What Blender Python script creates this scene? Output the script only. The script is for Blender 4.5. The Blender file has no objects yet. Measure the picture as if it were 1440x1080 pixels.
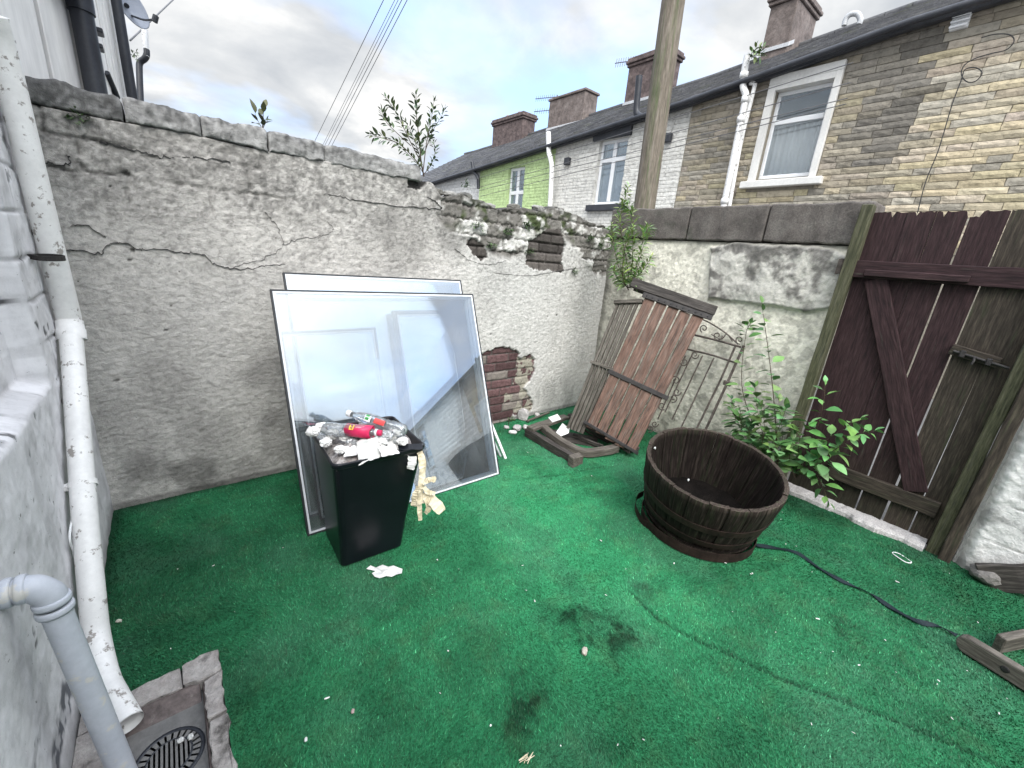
import bpy, bmesh, math, random
import numpy as np
from mathutils import Vector, Matrix, noise as mnoise
R_ = math.radians
random.seed(7); rng = np.random.default_rng(7)
scene = bpy.context.scene
COL = scene.collection

# ------------------------------------------------------------------ camera
F_PX, PITCH, ROLL, YAW, CAM_H = 578.298, 0.301894, 0.0878222, 0.698958, 1.55
_cy, _sy, _cp, _sp = math.cos(YAW), math.sin(YAW), math.cos(PITCH), math.sin(PITCH)
FW = np.array([_sy*_cp, _cy*_cp, -_sp]); _rt = np.array([_cy, -_sy, 0.0]); _up = np.cross(_rt, FW)
RT = math.cos(ROLL)*_rt + math.sin(ROLL)*_up
UP = -math.sin(ROLL)*_rt + math.cos(ROLL)*_up
CAM = np.array([0, 0, CAM_H])
cam_d = bpy.data.cameras.new("camera"); cam = bpy.data.objects.new("camera", cam_d); COL.objects.link(cam)
cam_d.sensor_width = 36; cam_d.lens = F_PX/1440*36; cam_d.clip_start = 0.02; cam_d.clip_end = 600
m = Matrix.Identity(4)
for i in range(3):
    m[i][0], m[i][1], m[i][2], m[i][3] = RT[i], UP[i], -FW[i], CAM[i]
cam.matrix_world = m
scene.camera = cam

# ------------------------------------------------------------------ sky + sun (soft overcast)
SUN_EL, SUN_AZ = R_(46), R_(203)          # azimuth measured clockwise from +Y
world = bpy.data.worlds.new("World"); scene.world = world; world.use_nodes = True
nt = world.node_tree; nt.nodes.clear()
def N(tree, typ, **kw):
    n = tree.nodes.new(typ)
    for k, v in kw.items():
        if k.startswith('i_'):
            n.inputs[k[2:]].default_value = v
        else: setattr(n, k, v)
    return n
def ramp(tree, stops, interp='LINEAR'):
    n = tree.nodes.new('ShaderNodeValToRGB'); n.color_ramp.interpolation = interp
    el = n.color_ramp.elements
    while len(el) < len(stops): el.new(0.5)
    for e, (p, c) in zip(el, stops):
        e.position = p; e.color = (*c, 1) if len(c) == 3 else c
    return n
sky = N(nt, 'ShaderNodeTexSky', sky_type='NISHITA', sun_disc=False)
sky.sun_elevation = SUN_EL; sky.sun_rotation = SUN_AZ; sky.air_density = 1.0; sky.dust_density = 1.5
tc = N(nt, 'ShaderNodeTexCoord')
sep = N(nt, 'ShaderNodeSeparateXYZ'); nt.links.new(tc.outputs['Generated'], sep.inputs[0])
# flat cloud-layer projection: direction / (z + k)
zk = N(nt, 'ShaderNodeMath', operation='ADD'); zk.inputs[1].default_value = 0.22; nt.links.new(sep.outputs['Z'], zk.inputs[0])
zm = N(nt, 'ShaderNodeMath', operation='MAXIMUM'); zm.inputs[1].default_value = 0.12; nt.links.new(zk.outputs[0], zm.inputs[0])
cmb = N(nt, 'ShaderNodeCombineXYZ')
for i, a in enumerate('XY'):
    d = N(nt, 'ShaderNodeMath', operation='DIVIDE'); nt.links.new(sep.outputs[a], d.inputs[0]); nt.links.new(zm.outputs[0], d.inputs[1])
    nt.links.new(d.outputs[0], cmb.inputs[i])
n1 = N(nt, 'ShaderNodeTexNoise', i_Scale=1.7, i_Detail=9.0, i_Roughness=0.55, i_Distortion=0.3); nt.links.new(cmb.outputs[0], n1.inputs['Vector'])
n2 = N(nt, 'ShaderNodeTexNoise', i_Scale=0.9, i_Detail=5.0, i_Roughness=0.5); 
mp = N(nt, 'ShaderNodeMapping'); mp.inputs['Location'].default_value = (3.1, 1.7, 0.4); nt.links.new(cmb.outputs[0], mp.inputs[0]); nt.links.new(mp.outputs[0], n2.inputs['Vector'])
cover = ramp(nt, [(0.34, (0, 0, 0)), (0.50, (1, 1, 1))]); dt = N(nt, 'ShaderNodeVectorMath', operation='DOT_PRODUCT'); dt.inputs[1].default_value = (.54, -.80, .26); nt.links.new(tc.outputs['Generated'], dt.inputs[0])
dr_ = N(nt, 'ShaderNodeMapRange'); dr_.inputs['From Min'].default_value = .80; dr_.inputs['From Max'].default_value = 1.0; dr_.inputs['To Min'].default_value = 0; dr_.inputs['To Max'].default_value = -.15; nt.links.new(dt.outputs['Value'], dr_.inputs['Value'])
cv = N(nt, 'ShaderNodeMath', operation='ADD'); nt.links.new(n2.outputs['Fac'], cv.inputs[0]); nt.links.new(dr_.outputs[0], cv.inputs[1])
nt.links.new(cv.outputs[0], cover.inputs[0])
shade = ramp(nt, [(0.36, (5.6, 5.9, 6.3)), (0.5, (7.4, 7.6, 7.8)), (0.60, (9.6, 9.6, 9.5))]); nt.links.new(n1.outputs['Fac'], shade.inputs[0])
# overcast brightening towards the zenith
zen = ramp(nt, [(0.0, (0.76,)*3), (0.45, (0.78,)*3), (0.62, (1.3,)*3), (1.0, (3.6,)*3)]); nt.links.new(sep.outputs['Z'], zen.inputs[0])
mul = N(nt, 'ShaderNodeMix', data_type='RGBA', blend_type='MULTIPLY'); mul.inputs['Factor'].default_value = 1
ds_ = N(nt, 'ShaderNodeVectorMath', operation='DOT_PRODUCT'); ds_.inputs[1].default_value = (math.sin(SUN_AZ)*math.cos(SUN_EL), math.cos(SUN_AZ)*math.cos(SUN_EL), math.sin(SUN_EL)); nt.links.new(tc.outputs['Generated'], ds_.inputs[0])
dm_ = N(nt, 'ShaderNodeMapRange'); dm_.inputs['From Min'].default_value = .35; dm_.inputs['From Max'].default_value = 1.0; dm_.inputs['To Min'].default_value = 1; dm_.inputs['To Max'].default_value = 2.6; nt.links.new(ds_.outputs['Value'], dm_.inputs['Value'])
zs_ = N(nt, 'ShaderNodeVectorMath', operation='SCALE'); nt.links.new(zen.outputs[0], zs_.inputs[0]); nt.links.new(dm_.outputs[0], zs_.inputs['Scale'])
nt.links.new(shade.outputs[0], mul.inputs['A']); nt.links.new(zs_.outputs[0], mul.inputs['B'])
blue = N(nt, 'ShaderNodeMix', data_type='RGBA', blend_type='ADD'); blue.inputs['Factor'].default_value = 1
blue.inputs['B'].default_value = (3.0, 4.6, 7.8, 1); nt.links.new(sky.outputs[0], blue.inputs['A'])
mixc = N(nt, 'ShaderNodeMix', data_type='RGBA'); nt.links.new(cover.outputs[0], mixc.inputs['Factor'])
nt.links.new(blue.outputs['Result'], mixc.inputs['A']); nt.links.new(mul.outputs['Result'], mixc.inputs['B'])
bg = N(nt, 'ShaderNodeBackground'); bg.inputs['Strength'].default_value = 0.068
nt.links.new(mixc.outputs['Result'], bg.inputs['Color'])
wo = N(nt, 'ShaderNodeOutputWorld'); nt.links.new(bg.outputs[0], wo.inputs['Surface'])
sd = bpy.data.lights.new("sun", 'SUN'); sd.energy = 1.5; sd.angle = R_(30); sd.color = (1.0, 0.97, 0.92)
so = bpy.data.objects.new("sun", sd); COL.objects.link(so)
sv = Vector((math.sin(SUN_AZ)*math.cos(SUN_EL), math.cos(SUN_AZ)*math.cos(SUN_EL), math.sin(SUN_EL)))
so.rotation_euler = sv.to_track_quat('Z', 'Y').to_euler(); so.location = sv*40
scene.view_settings.view_transform = 'Standard'; scene.view_settings.look = 'None'
scene.view_settings.exposure = 1.08; scene.view_settings.gamma = 1.0
scene.cycles.max_bounces = 8; scene.cycles.transparent_max_bounces = 24

# ------------------------------------------------------------------ helpers: points on real planes
def ray(x, y): return FW + RT*(x-720)/F_PX - UP*(y-540)/F_PX
def PA(x, y, ax, v):
    d = ray(x, y); return CAM + d*((v-CAM[ax])/d[ax])
def G(x, y, z=0.0): return PA(x, y, 2, z)
def PX(x, y, X): return PA(x, y, 0, X)
def PY(x, y, Y): return PA(x, y, 1, Y)
def Pd(x, y, d): return CAM + ray(x, y)*d
def Ppl(x, y, Q, n):
    d = ray(x, y); return CAM + d*(((np.array(Q)-CAM)@n)/(d@n))
def unit(v):
    v = np.array(v, float); return v/np.linalg.norm(v)
def smooth_path(pts, k=6):
    pts = [np.array(p, float) for p in pts]
    if len(pts) < 3: return pts
    out = []
    P = [2*pts[0]-pts[1]] + pts + [2*pts[-1]-pts[-2]]
    for i in range(1, len(P)-2):
        a, b, c, d = P[i-1:i+3]
        for j in range(k):
            t = j/k
            out.append(0.5*((2*b)+(c-a)*t+(2*a-5*b+4*c-d)*t*t+(3*b-a-3*c+d)*t**3))
    out.append(pts[-1]); return out
def vnoise(P, seed=0):
    """vectorised value noise; P (n,2)"""
    P = np.asarray(P, float); i = np.floor(P).astype(np.int64); f = P-i; f = f*f*(3-2*f)
    def h(a, b):
        n = (a*374761393 + b*668265263 + seed*974711) & 0xffffffff
        n = ((n ^ (n >> 13))*1274126177) & 0xffffffff
        return ((n ^ (n >> 16)) & 0xffff)/65535.0
    a, b = i[:, 0], i[:, 1]
    return (h(a, b)*(1-f[:, 0])+h(a+1, b)*f[:, 0])*(1-f[:, 1]) + (h(a, b+1)*(1-f[:, 0])+h(a+1, b+1)*f[:, 0])*f[:, 1]
def fbm(P, scale, octv=4, seed=0, rough=0.5):
    P = np.asarray(P, float)*scale; o = 0; a = 1; t = 0
    for k in range(octv):
        o = o + a*vnoise(P*2**k+17.3*k, seed+k); t += a; a *= rough
    return o/t
def sstep(a, b, x):
    t = np.clip((x-a)/(b-a), 0, 1); return t*t*(3-2*t)
def inpoly(P, poly):
    x, y = P[:, 0], P[:, 1]; c = np.zeros(len(P), bool); j = len(poly)-1
    for i in range(len(poly)):
        xi, yi = poly[i]; xj, yj = poly[j]
        c ^= ((yi > y) != (yj > y)) & (x < (xj-xi)*(y-yi)/((yj-yi) or 1e-9)+xi); j = i
    return c
def dpoly(P, line):
    """distance to a polyline"""
    best = np.full(len(P), 1e9)
    for a, b in zip(line[:-1], line[1:]):
        a = np.array(a); b = np.array(b); ab = b-a
        t = np.clip(((P-a)@ab)/(ab@ab+1e-12), 0, 1)
        best = np.minimum(best, np.hypot(*(P-a-t[:, None]*ab).T))
    return best

# ------------------------------------------------------------------ object helpers
def tag(o, label=None, cat=None, group=None, kind=None):
    if label: o['label'] = label
    if cat: o['category'] = cat
    if group: o['group'] = group
    if kind: o['kind'] = kind
    return o
def thing(name, label, cat, loc, group=None):
    o = bpy.data.objects.new(name, None); COL.objects.link(o); o.location = tuple(float(v) for v in loc)
    o.empty_display_size = 0.1
    return tag(o, label, cat, group)
def world_loc(o):
    v = Vector(o.location)
    while o.parent: o = o.parent; v += Vector(o.location)
    return v
class MB:
    def __init__(s): s.v = []; s.f = []; s.t = []; s.c = []; s.smooth = []
    def add(s, vs, fs, tex=None, col=None, smooth=False):
        n = len(s.v); s.v += [tuple(map(float, p)) for p in vs]
        s.f += [tuple(n+i for i in f) for f in fs]; s.smooth += [smooth]*len(fs)
        s.t += [tuple(map(float, t)) for t in tex] if tex is not None else [tuple(map(float, p)) for p in vs]
        c = col if col is not None else (1, 1, 1)
        s.c += [tuple(c)]*len(vs) if not isinstance(c, list) else c
        return s
    def hexa(s, p, **k):
        return s.add(p, [(0, 3, 2, 1), (4, 5, 6, 7), (0, 1, 5, 4), (1, 2, 6, 5), (2, 3, 7, 6), (3, 0, 4, 7)], **k)
    def box(s, lo, hi, **k):
        (a, b, c), (d, e, f) = lo, hi
        return s.hexa([(a, b, c), (d, b, c), (d, e, c), (a, e, c), (a, b, f), (d, b, f), (d, e, f), (a, e, f)], **k)
    def plank(s, a, b, wdir, w, th, nseg=8, jit=0.002, w2=None, col=None, ends=0.0):
        """board from a to b (centre line), width along wdir, thickness along the normal"""
        a = np.array(a, float); b = np.array(b, float); L = b-a; l = np.linalg.norm(L); L = L/l
        W = np.array(wdir, float); W = W-L*(W@L); W = unit(W); T = np.cross(L, W)
        off = random.random()*40; vs = []; tx = []; w2 = w if w2 is None else w2
        for i in range(nseg+1):
            u = i/nseg; ww = w+(w2-w)*u
            c = a+L*l*u + T*jit*random.uniform(-1, 1)
            for q, (sw, st) in enumerate(((-.5, -.5), (.5, -.5), (.5, .5), (-.5, .5))):
                e = (random.uniform(-ends, ends) if i in (0, nseg) else 0)
                vs.append(c+W*(ww*sw+jit*random.uniform(-1, 1))+T*th*st+L*e)
                tx.append((l*u+off, ww*sw+off*1.7, th*st+off))
        fs = [(3, 2, 1, 0)] + [(4*nseg, 4*nseg+1, 4*nseg+2, 4*nseg+3)]
        for i in range(nseg):
            for q in range(4):
                r = (q+1) % 4; fs.append((4*i+q, 4*i+r, 4*i+4+r, 4*i+4+q))
        return s.add(vs, fs, tex=tx, col=col)
    def tube(s, pts, r, n=10, caps=True, col=None, smooth=True):
        pts = [np.array(p, float) for p in pts]; k = len(pts)
        rs = r if isinstance(r, (list, tuple)) else [r]*k
        vs = []; tx = []; up = None; acc = 0
        for i in range(k):
            d = unit(pts[min(i+1, k-1)]-pts[max(i-1, 0)])
            if up is None:
                up = np.array([0, 0, 1.0]) if abs(d[2]) < .9 else np.array([1.0, 0, 0])
            up = unit(up-d*(up@d)); sd_ = np.cross(d, up)
            if i: acc += np.linalg.norm(pts[i]-pts[i-1])
            for j in range(n):
                a = 2*math.pi*j/n
                vs.append(pts[i]+(up*math.cos(a)+sd_*math.sin(a))*rs[i]); tx.append((acc, a*rs[i], 0))
        fs = []
        for i in range(k-1):
            for j in range(n):
                q = (j+1) % n; fs.append((i*n+j, i*n+q, (i+1)*n+q, (i+1)*n+j))
        s.add(vs, fs, tex=tx, col=col, smooth=smooth)
        if caps:
            s.add(vs[:n], [tuple(range(n))[::-1]], col=col); s.add(vs[-n:], [tuple(range(n))], col=col)
        return s
    def lathe(s, prof, n, M=None, closed=False, col=None, smooth=True):
        """prof: list of (r, z); M 4x4 transform"""
        vs = []; tx = []
        for r, z in prof:
            for j in range(n):
                a = 2*math.pi*j/n; p = Vector((r*math.cos(a), r*math.sin(a), z))
                vs.append(M @ p if M is not None else p); tx.append((z, a*0.35, r))
        fs = []; k = len(prof)
        for i in range(k if closed else k-1):
            i2 = (i+1) % k
            for j in range(n):
                q = (j+1) % n; fs.append((i*n+j, i*n+q, i2*n+q, i2*n+j))
        return s.add(vs, fs, tex=tx, col=col, smooth=smooth)
    def prism(s, poly, o, ux, uy, th, col=None):
        """extrude polygon (2D) lying in plane o+ux*x+uy*y by th along ux x uy"""
        o = np.array(o, float); ux = np.array(ux, float); uy = np.array(uy, float); nn = unit(np.cross(ux, uy)); k = len(poly)
        vs = [o+ux*x+uy*y for x, y in poly]+[o+ux*x+uy*y+nn*th for x, y in poly]
        fs = [tuple(range(k))[::-1], tuple(range(k, 2*k))]+[(i, (i+1) % k, k+(i+1) % k, k+i) for i in range(k)]
        return s.add(vs, fs, col=col)
    def build(s, name, mat, root=None, bevel=0.0, label=None, seg=1, base=None):
        me = bpy.data.meshes.new(name)
        org = world_loc(root) if root is not None else Vector(tuple(base) if base is not None else (0, 0, 0))
        if root is None and base is None:
            A = np.array(s.v); org = Vector(((A[:, 0].min()+A[:, 0].max())/2, (A[:, 1].min()+A[:, 1].max())/2, A[:, 2].min()))
        me.from_pydata([(p[0]-org.x, p[1]-org.y, p[2]-org.z) for p in s.v], [], s.f)
        a = me.attributes.new('tex', 'FLOAT_VECTOR', 'POINT'); a.data.foreach_set('vector', np.array(s.t, np.float32).ravel())
        c = me.attributes.new('col', 'FLOAT_COLOR', 'POINT'); c.data.foreach_set('color', np.c_[np.array(s.c, np.float32), np.ones(len(s.c), np.float32)].ravel())
        me.polygons.foreach_set('use_smooth', s.smooth)
        me.materials.append(mat); me.update()
        o = bpy.data.objects.new(name, me); COL.objects.link(o)
        if root is not None: o.parent = root
        else: o.location = org
        if bevel:
            b = o.modifiers.new('bevel', 'BEVEL'); b.width = bevel; b.segments = seg; b.limit_method = 'ANGLE'; b.angle_limit = R_(40)
        if label: o['label'] = label
        return o
def grid_obj(name, V, nu, nv, mat, root=None, colors=None, tex=None, mask=None, base=None, smooth=True):
    """V (nu*nv,3) row-major [u][v]"""
    idx = np.arange(nu*nv).reshape(nu, nv)
    q = np.stack([idx[:-1, :-1], idx[1:, :-1], idx[1:, 1:], idx[:-1, 1:]], -1).reshape(-1, 4)
    if mask is not None: q = q[mask.ravel()]
    org = np.array(world_loc(root)) if root is not None else np.array(base if base is not None else (0, 0, 0), float)
    me = bpy.data.meshes.new(name); n = len(V)
    me.vertices.add(n); me.vertices.foreach_set('co', (V-org).astype(np.float32).ravel())
    me.loops.add(len(q)*4); me.loops.foreach_set('vertex_index', q.ravel().astype(np.int32))
    me.polygons.add(len(q)); me.polygons.foreach_set('loop_start', np.arange(0, len(q)*4, 4, dtype=np.int32))
    me.polygons.foreach_set('use_smooth', np.full(len(q), smooth)); me.update(calc_edges=True); me.validate()
    if colors is not None:
        c = me.attributes.new('col', 'FLOAT_COLOR', 'POINT'); c.data.foreach_set('color', np.c_[colors, np.ones(n)].astype(np.float32).ravel())
    a = me.attributes.new('tex', 'FLOAT_VECTOR', 'POINT'); a.data.foreach_set('vector', (V if tex is None else tex).astype(np.float32).ravel())
    me.materials.append(mat)
    o = bpy.data.objects.new(name, me); COL.objects.link(o)
    if root is not None: o.parent = root
    else: o.location = tuple(org)
    return o
def chunk(mb, c, size, seed=0, col=None, rough=.25, flat=1.0):
    """angular lump (broken stone / plaster)"""
    bm = bmesh.new(); bmesh.ops.create_icosphere(bm, subdivisions=2, radius=1)
    rot = Matrix.Rotation(seed*1.7, 3, 'Z') @ Matrix.Rotation(seed*.9, 3, 'X')
    vs = []
    for v in bm.verts:
        p = v.co.copy(); k = max(abs(p.x), abs(p.y), abs(p.z)); p = p*(0.55+0.45/k)*0.8
        p += Vector(mnoise.noise_vector(p*1.6+Vector((seed*3.1, 0, 0))))*rough
        p = Vector((p.x*size[0], p.y*size[1], p.z*size[2]*flat)); p = Matrix.Rotation(seed*1.7, 3, 'Z') @ p
        vs.append((c[0]+p.x, c[1]+p.y, c[2]+p.z))
    mb.add(vs, [tuple(v.index for v in f.verts) for f in bm.faces], col=col); bm.free(); return mb

# ------------------------------------------------------------------ materials
def mat(name, cols, scale=8, rough=0.8, bump=0.3, bscale=60, bdist=0.004, coord='Object', stretch=(1, 1, 1), metal=0.0,
        vcol=False, dirt=None, spec=0.3, detail=8, fine=0.25, fscale=None):
    """noise ramp of colours x fine grain (+ optional second blotch colour), bumped; vcol multiplies by the mesh colour attribute"""
    m = bpy.data.materials.new(name); m.use_nodes = True; t = m.node_tree; t.nodes.clear(); L = t.links.new
    out = N(t, 'ShaderNodeOutputMaterial'); b = N(t, 'ShaderNodeBsdfPrincipled'); L(b.outputs[0], out.inputs[0])
    if coord == 'tex': src = N(t, 'ShaderNodeAttribute', attribute_name='tex').outputs['Vector']
    else: src = N(t, 'ShaderNodeTexCoord').outputs['Object']
    mp = N(t, 'ShaderNodeMapping'); mp.inputs['Scale'].default_value = stretch; L(src, mp.inputs[0]); vec = mp.outputs[0]
    n = N(t, 'ShaderNodeTexNoise', i_Scale=scale, i_Detail=detail, i_Roughness=0.6); L(vec, n.inputs['Vector'])
    k = len(cols); r = ramp(t, [(0.3+0.4*i/max(1, k-1), c) for i, c in enumerate(cols)]); L(n.outputs['Fac'], r.inputs[0])
    c = r.outputs[0]
    if dirt:
        dc, ds, lo, hi = dirt
        dn = N(t, 'ShaderNodeTexNoise', i_Scale=ds, i_Detail=9.0, i_Roughness=0.65); L(vec, dn.inputs['Vector'])
        dr = ramp(t, [(lo, (0, 0, 0)), (hi, (1, 1, 1))]); L(dn.outputs['Fac'], dr.inputs[0])
        mx = N(t, 'ShaderNodeMix', data_type='RGBA'); L(dr.outputs[0], mx.inputs['Factor']); L(c, mx.inputs['A']); mx.inputs['B'].default_value = (*dc, 1); c = mx.outputs['Result']
    if fine:
        fn = N(t, 'ShaderNodeTexNoise', i_Scale=fscale or bscale, i_Detail=4.0, i_Roughness=0.7); L(vec, fn.inputs['Vector'])
        fr = ramp(t, [(0.3, (1-fine,)*3), (0.7, (1+fine*.6,)*3)]); L(fn.outputs['Fac'], fr.inputs[0])
        mx = N(t, 'ShaderNodeMix', data_type='RGBA', blend_type='MULTIPLY'); mx.inputs['Factor'].default_value = 1; L(c, mx.inputs['A']); L(fr.outputs[0], mx.inputs['B']); c = mx.outputs['Result']
    if vcol:
        va = N(t, 'ShaderNodeAttribute', attribute_name='col'); mx = N(t, 'ShaderNodeMix', data_type='RGBA', blend_type='MULTIPLY'); mx.inputs['Factor'].default_value = 1
        L(c, mx.inputs['A']); L(va.outputs['Color'], mx.inputs['B']); c = mx.outputs['Result']
    L(c, b.inputs['Base Color']); b.inputs['Roughness'].default_value = rough; b.inputs['Metallic'].default_value = metal
    b.inputs['Specular IOR Level'].default_value = spec
    if bump:
        bn = N(t, 'ShaderNodeTexNoise', i_Scale=bscale, i_Detail=6.0, i_Roughness=0.6); L(vec, bn.inputs['Vector'])
        bp = N(t, 'ShaderNodeBump', i_Strength=bump, i_Distance=bdist); L(bn.outputs['Fac'], bp.inputs['Height']); L(bp.outputs[0], b.inputs['Normal'])
    return m
def wood(name, cols, rough=0.75, bump=0.5, **k):
    return mat(name, cols, scale=5, rough=rough, bump=bump, bscale=9, bdist=0.004, coord='tex', stretch=(1.2, 14, 14), fine=0.4, fscale=10, vcol=True, **k)
def glassmat(name, tint, film, refl, rough=0.01, base=.24, fm=.9):
    m = bpy.data.materials.new(name); m.use_nodes = True; t = m.node_tree; t.nodes.clear(); L = t.links.new
    out = N(t, 'ShaderNodeOutputMaterial')
    tr = N(t, 'ShaderNodeBsdfTransparent'); tr.inputs[0].default_value = (*tint, 1)
    gl = N(t, 'ShaderNodeBsdfGlossy'); gl.inputs['Color'].default_value = (*refl, 1); gl.inputs['Roughness'].default_value = rough
    lw = N(t, 'ShaderNodeFresnel', i_IOR=1.9)
    m1 = N(t, 'ShaderNodeMath', operation='MULTIPLY_ADD'); m1.inputs[1].default_value = fm; m1.inputs[2].default_value = base; L(lw.outputs[0], m1.inputs[0]); m1.use_clamp = True
    mx = N(t, 'ShaderNodeMixShader'); L(m1.outputs[0], mx.inputs[0]); L(tr.outputs[0], mx.inputs[1]); L(gl.outputs[0], mx.inputs[2])
    df = N(t, 'ShaderNodeBsdfDiffuse'); df.inputs[0].default_value = (.6, .62, .62, 1)
    tcn = N(t, 'ShaderNodeTexCoord'); mp = N(t, 'ShaderNodeMapping'); mp.inputs['Scale'].default_value = (3, 3, 1); L(tcn.outputs['Object'], mp.inputs[0])
    nz = N(t, 'ShaderNodeTexNoise', i_Scale=2.2, i_Detail=9.0, i_Roughness=.6); L(mp.outputs[0], nz.inputs['Vector'])
    rr = ramp(t, [(.3, (film*.3,)*3), (.75, (film*1.6,)*3)]); L(nz.outputs['Fac'], rr.inputs[0])
    m2 = N(t, 'ShaderNodeMixShader'); L(rr.outputs[0], m2.inputs[0]); L(mx.outputs[0], m2.inputs[1]); L(df.outputs[0], m2.inputs[2])
    L(m2.outputs[0], out.inputs[0]); return m
def vmat(name, rough=0.9, bump=0.5, bscale=90, bdist=0.004, fine=0.35, stretch=(1, 1, 1), spec=0.2, speck=None, distort=0, comb=False):
    """surface whose local colour is carried by the mesh (weathering map) with procedural grain on top"""
    m = bpy.data.materials.new(name); m.use_nodes = True; t = m.node_tree; t.nodes.clear(); L = t.links.new
    out = N(t, 'ShaderNodeOutputMaterial'); b = N(t, 'ShaderNodeBsdfPrincipled'); L(b.outputs[0], out.inputs[0])
    va = N(t, 'ShaderNodeAttribute', attribute_name='col'); c = va.outputs['Color']
    mp = N(t, 'ShaderNodeMapping'); mp.inputs['Scale'].default_value = stretch; L(N(t, 'ShaderNodeTexCoord').outputs['Object'], mp.inputs[0]); vec = mp.outputs[0]
    fn = N(t, 'ShaderNodeTexNoise', i_Scale=bscale*.6, i_Detail=6.0, i_Roughness=0.75); L(vec, fn.inputs['Vector'])
    fr = ramp(t, [(0.28, (1-fine,)*3), (0.5, (1,)*3), (0.72, (1+fine*.4,)*3)]); L(fn.outputs['Fac'], fr.inputs[0])
    mx = N(t, 'ShaderNodeMix', data_type='RGBA', blend_type='MULTIPLY'); mx.inputs['Factor'].default_value = 1; L(c, mx.inputs['A']); L(fr.outputs[0], mx.inputs['B']); c = mx.outputs['Result']
    if speck:
        sc, lo, hi, colr = speck
        sn = N(t, 'ShaderNodeTexNoise', i_Scale=sc, i_Detail=5.0, i_Roughness=.7); L(vec, sn.inputs['Vector']); sr = ramp(t, [(lo, (0,)*3), (hi, (1,)*3)]); L(sn.outputs['Fac'], sr.inputs[0])
        mx = N(t, 'ShaderNodeMix', data_type='RGBA'); L(sr.outputs[0], mx.inputs['Factor']); L(c, mx.inputs['A']); mx.inputs['B'].default_value = (*colr, 1); c = mx.outputs['Result']
    L(c, b.inputs['Base Color']); b.inputs['Roughness'].default_value = rough; b.inputs['Specular IOR Level'].default_value = spec
    bn = N(t, 'ShaderNodeTexNoise', i_Scale=bscale, i_Detail=7.0, i_Roughness=0.65, i_Distortion=distort); L(vec, bn.inputs['Vector'])
    hsrc = bn.outputs['Fac']
    if comb:      # trowel-combed ripples in the render
        wv = N(t, 'ShaderNodeTexWave', wave_type='BANDS', bands_direction='Z', i_Scale=8.0, i_Distortion=16.0, i_Detail=3.0); wv.inputs['Detail Scale'].default_value = .8; L(vec, wv.inputs['Vector'])
        ma = N(t, 'ShaderNodeMath', operation='MULTIPLY_ADD'); ma.inputs[1].default_value = .075; L(wv.outputs['Fac'], ma.inputs[0]); L(hsrc, ma.inputs[2]); hsrc = ma.outputs[0]
    bp = N(t, 'ShaderNodeBump', i_Strength=bump, i_Distance=bdist); L(hsrc, bp.inputs['Height']); L(bp.outputs[0], b.inputs['Normal'])
    return m
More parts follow.
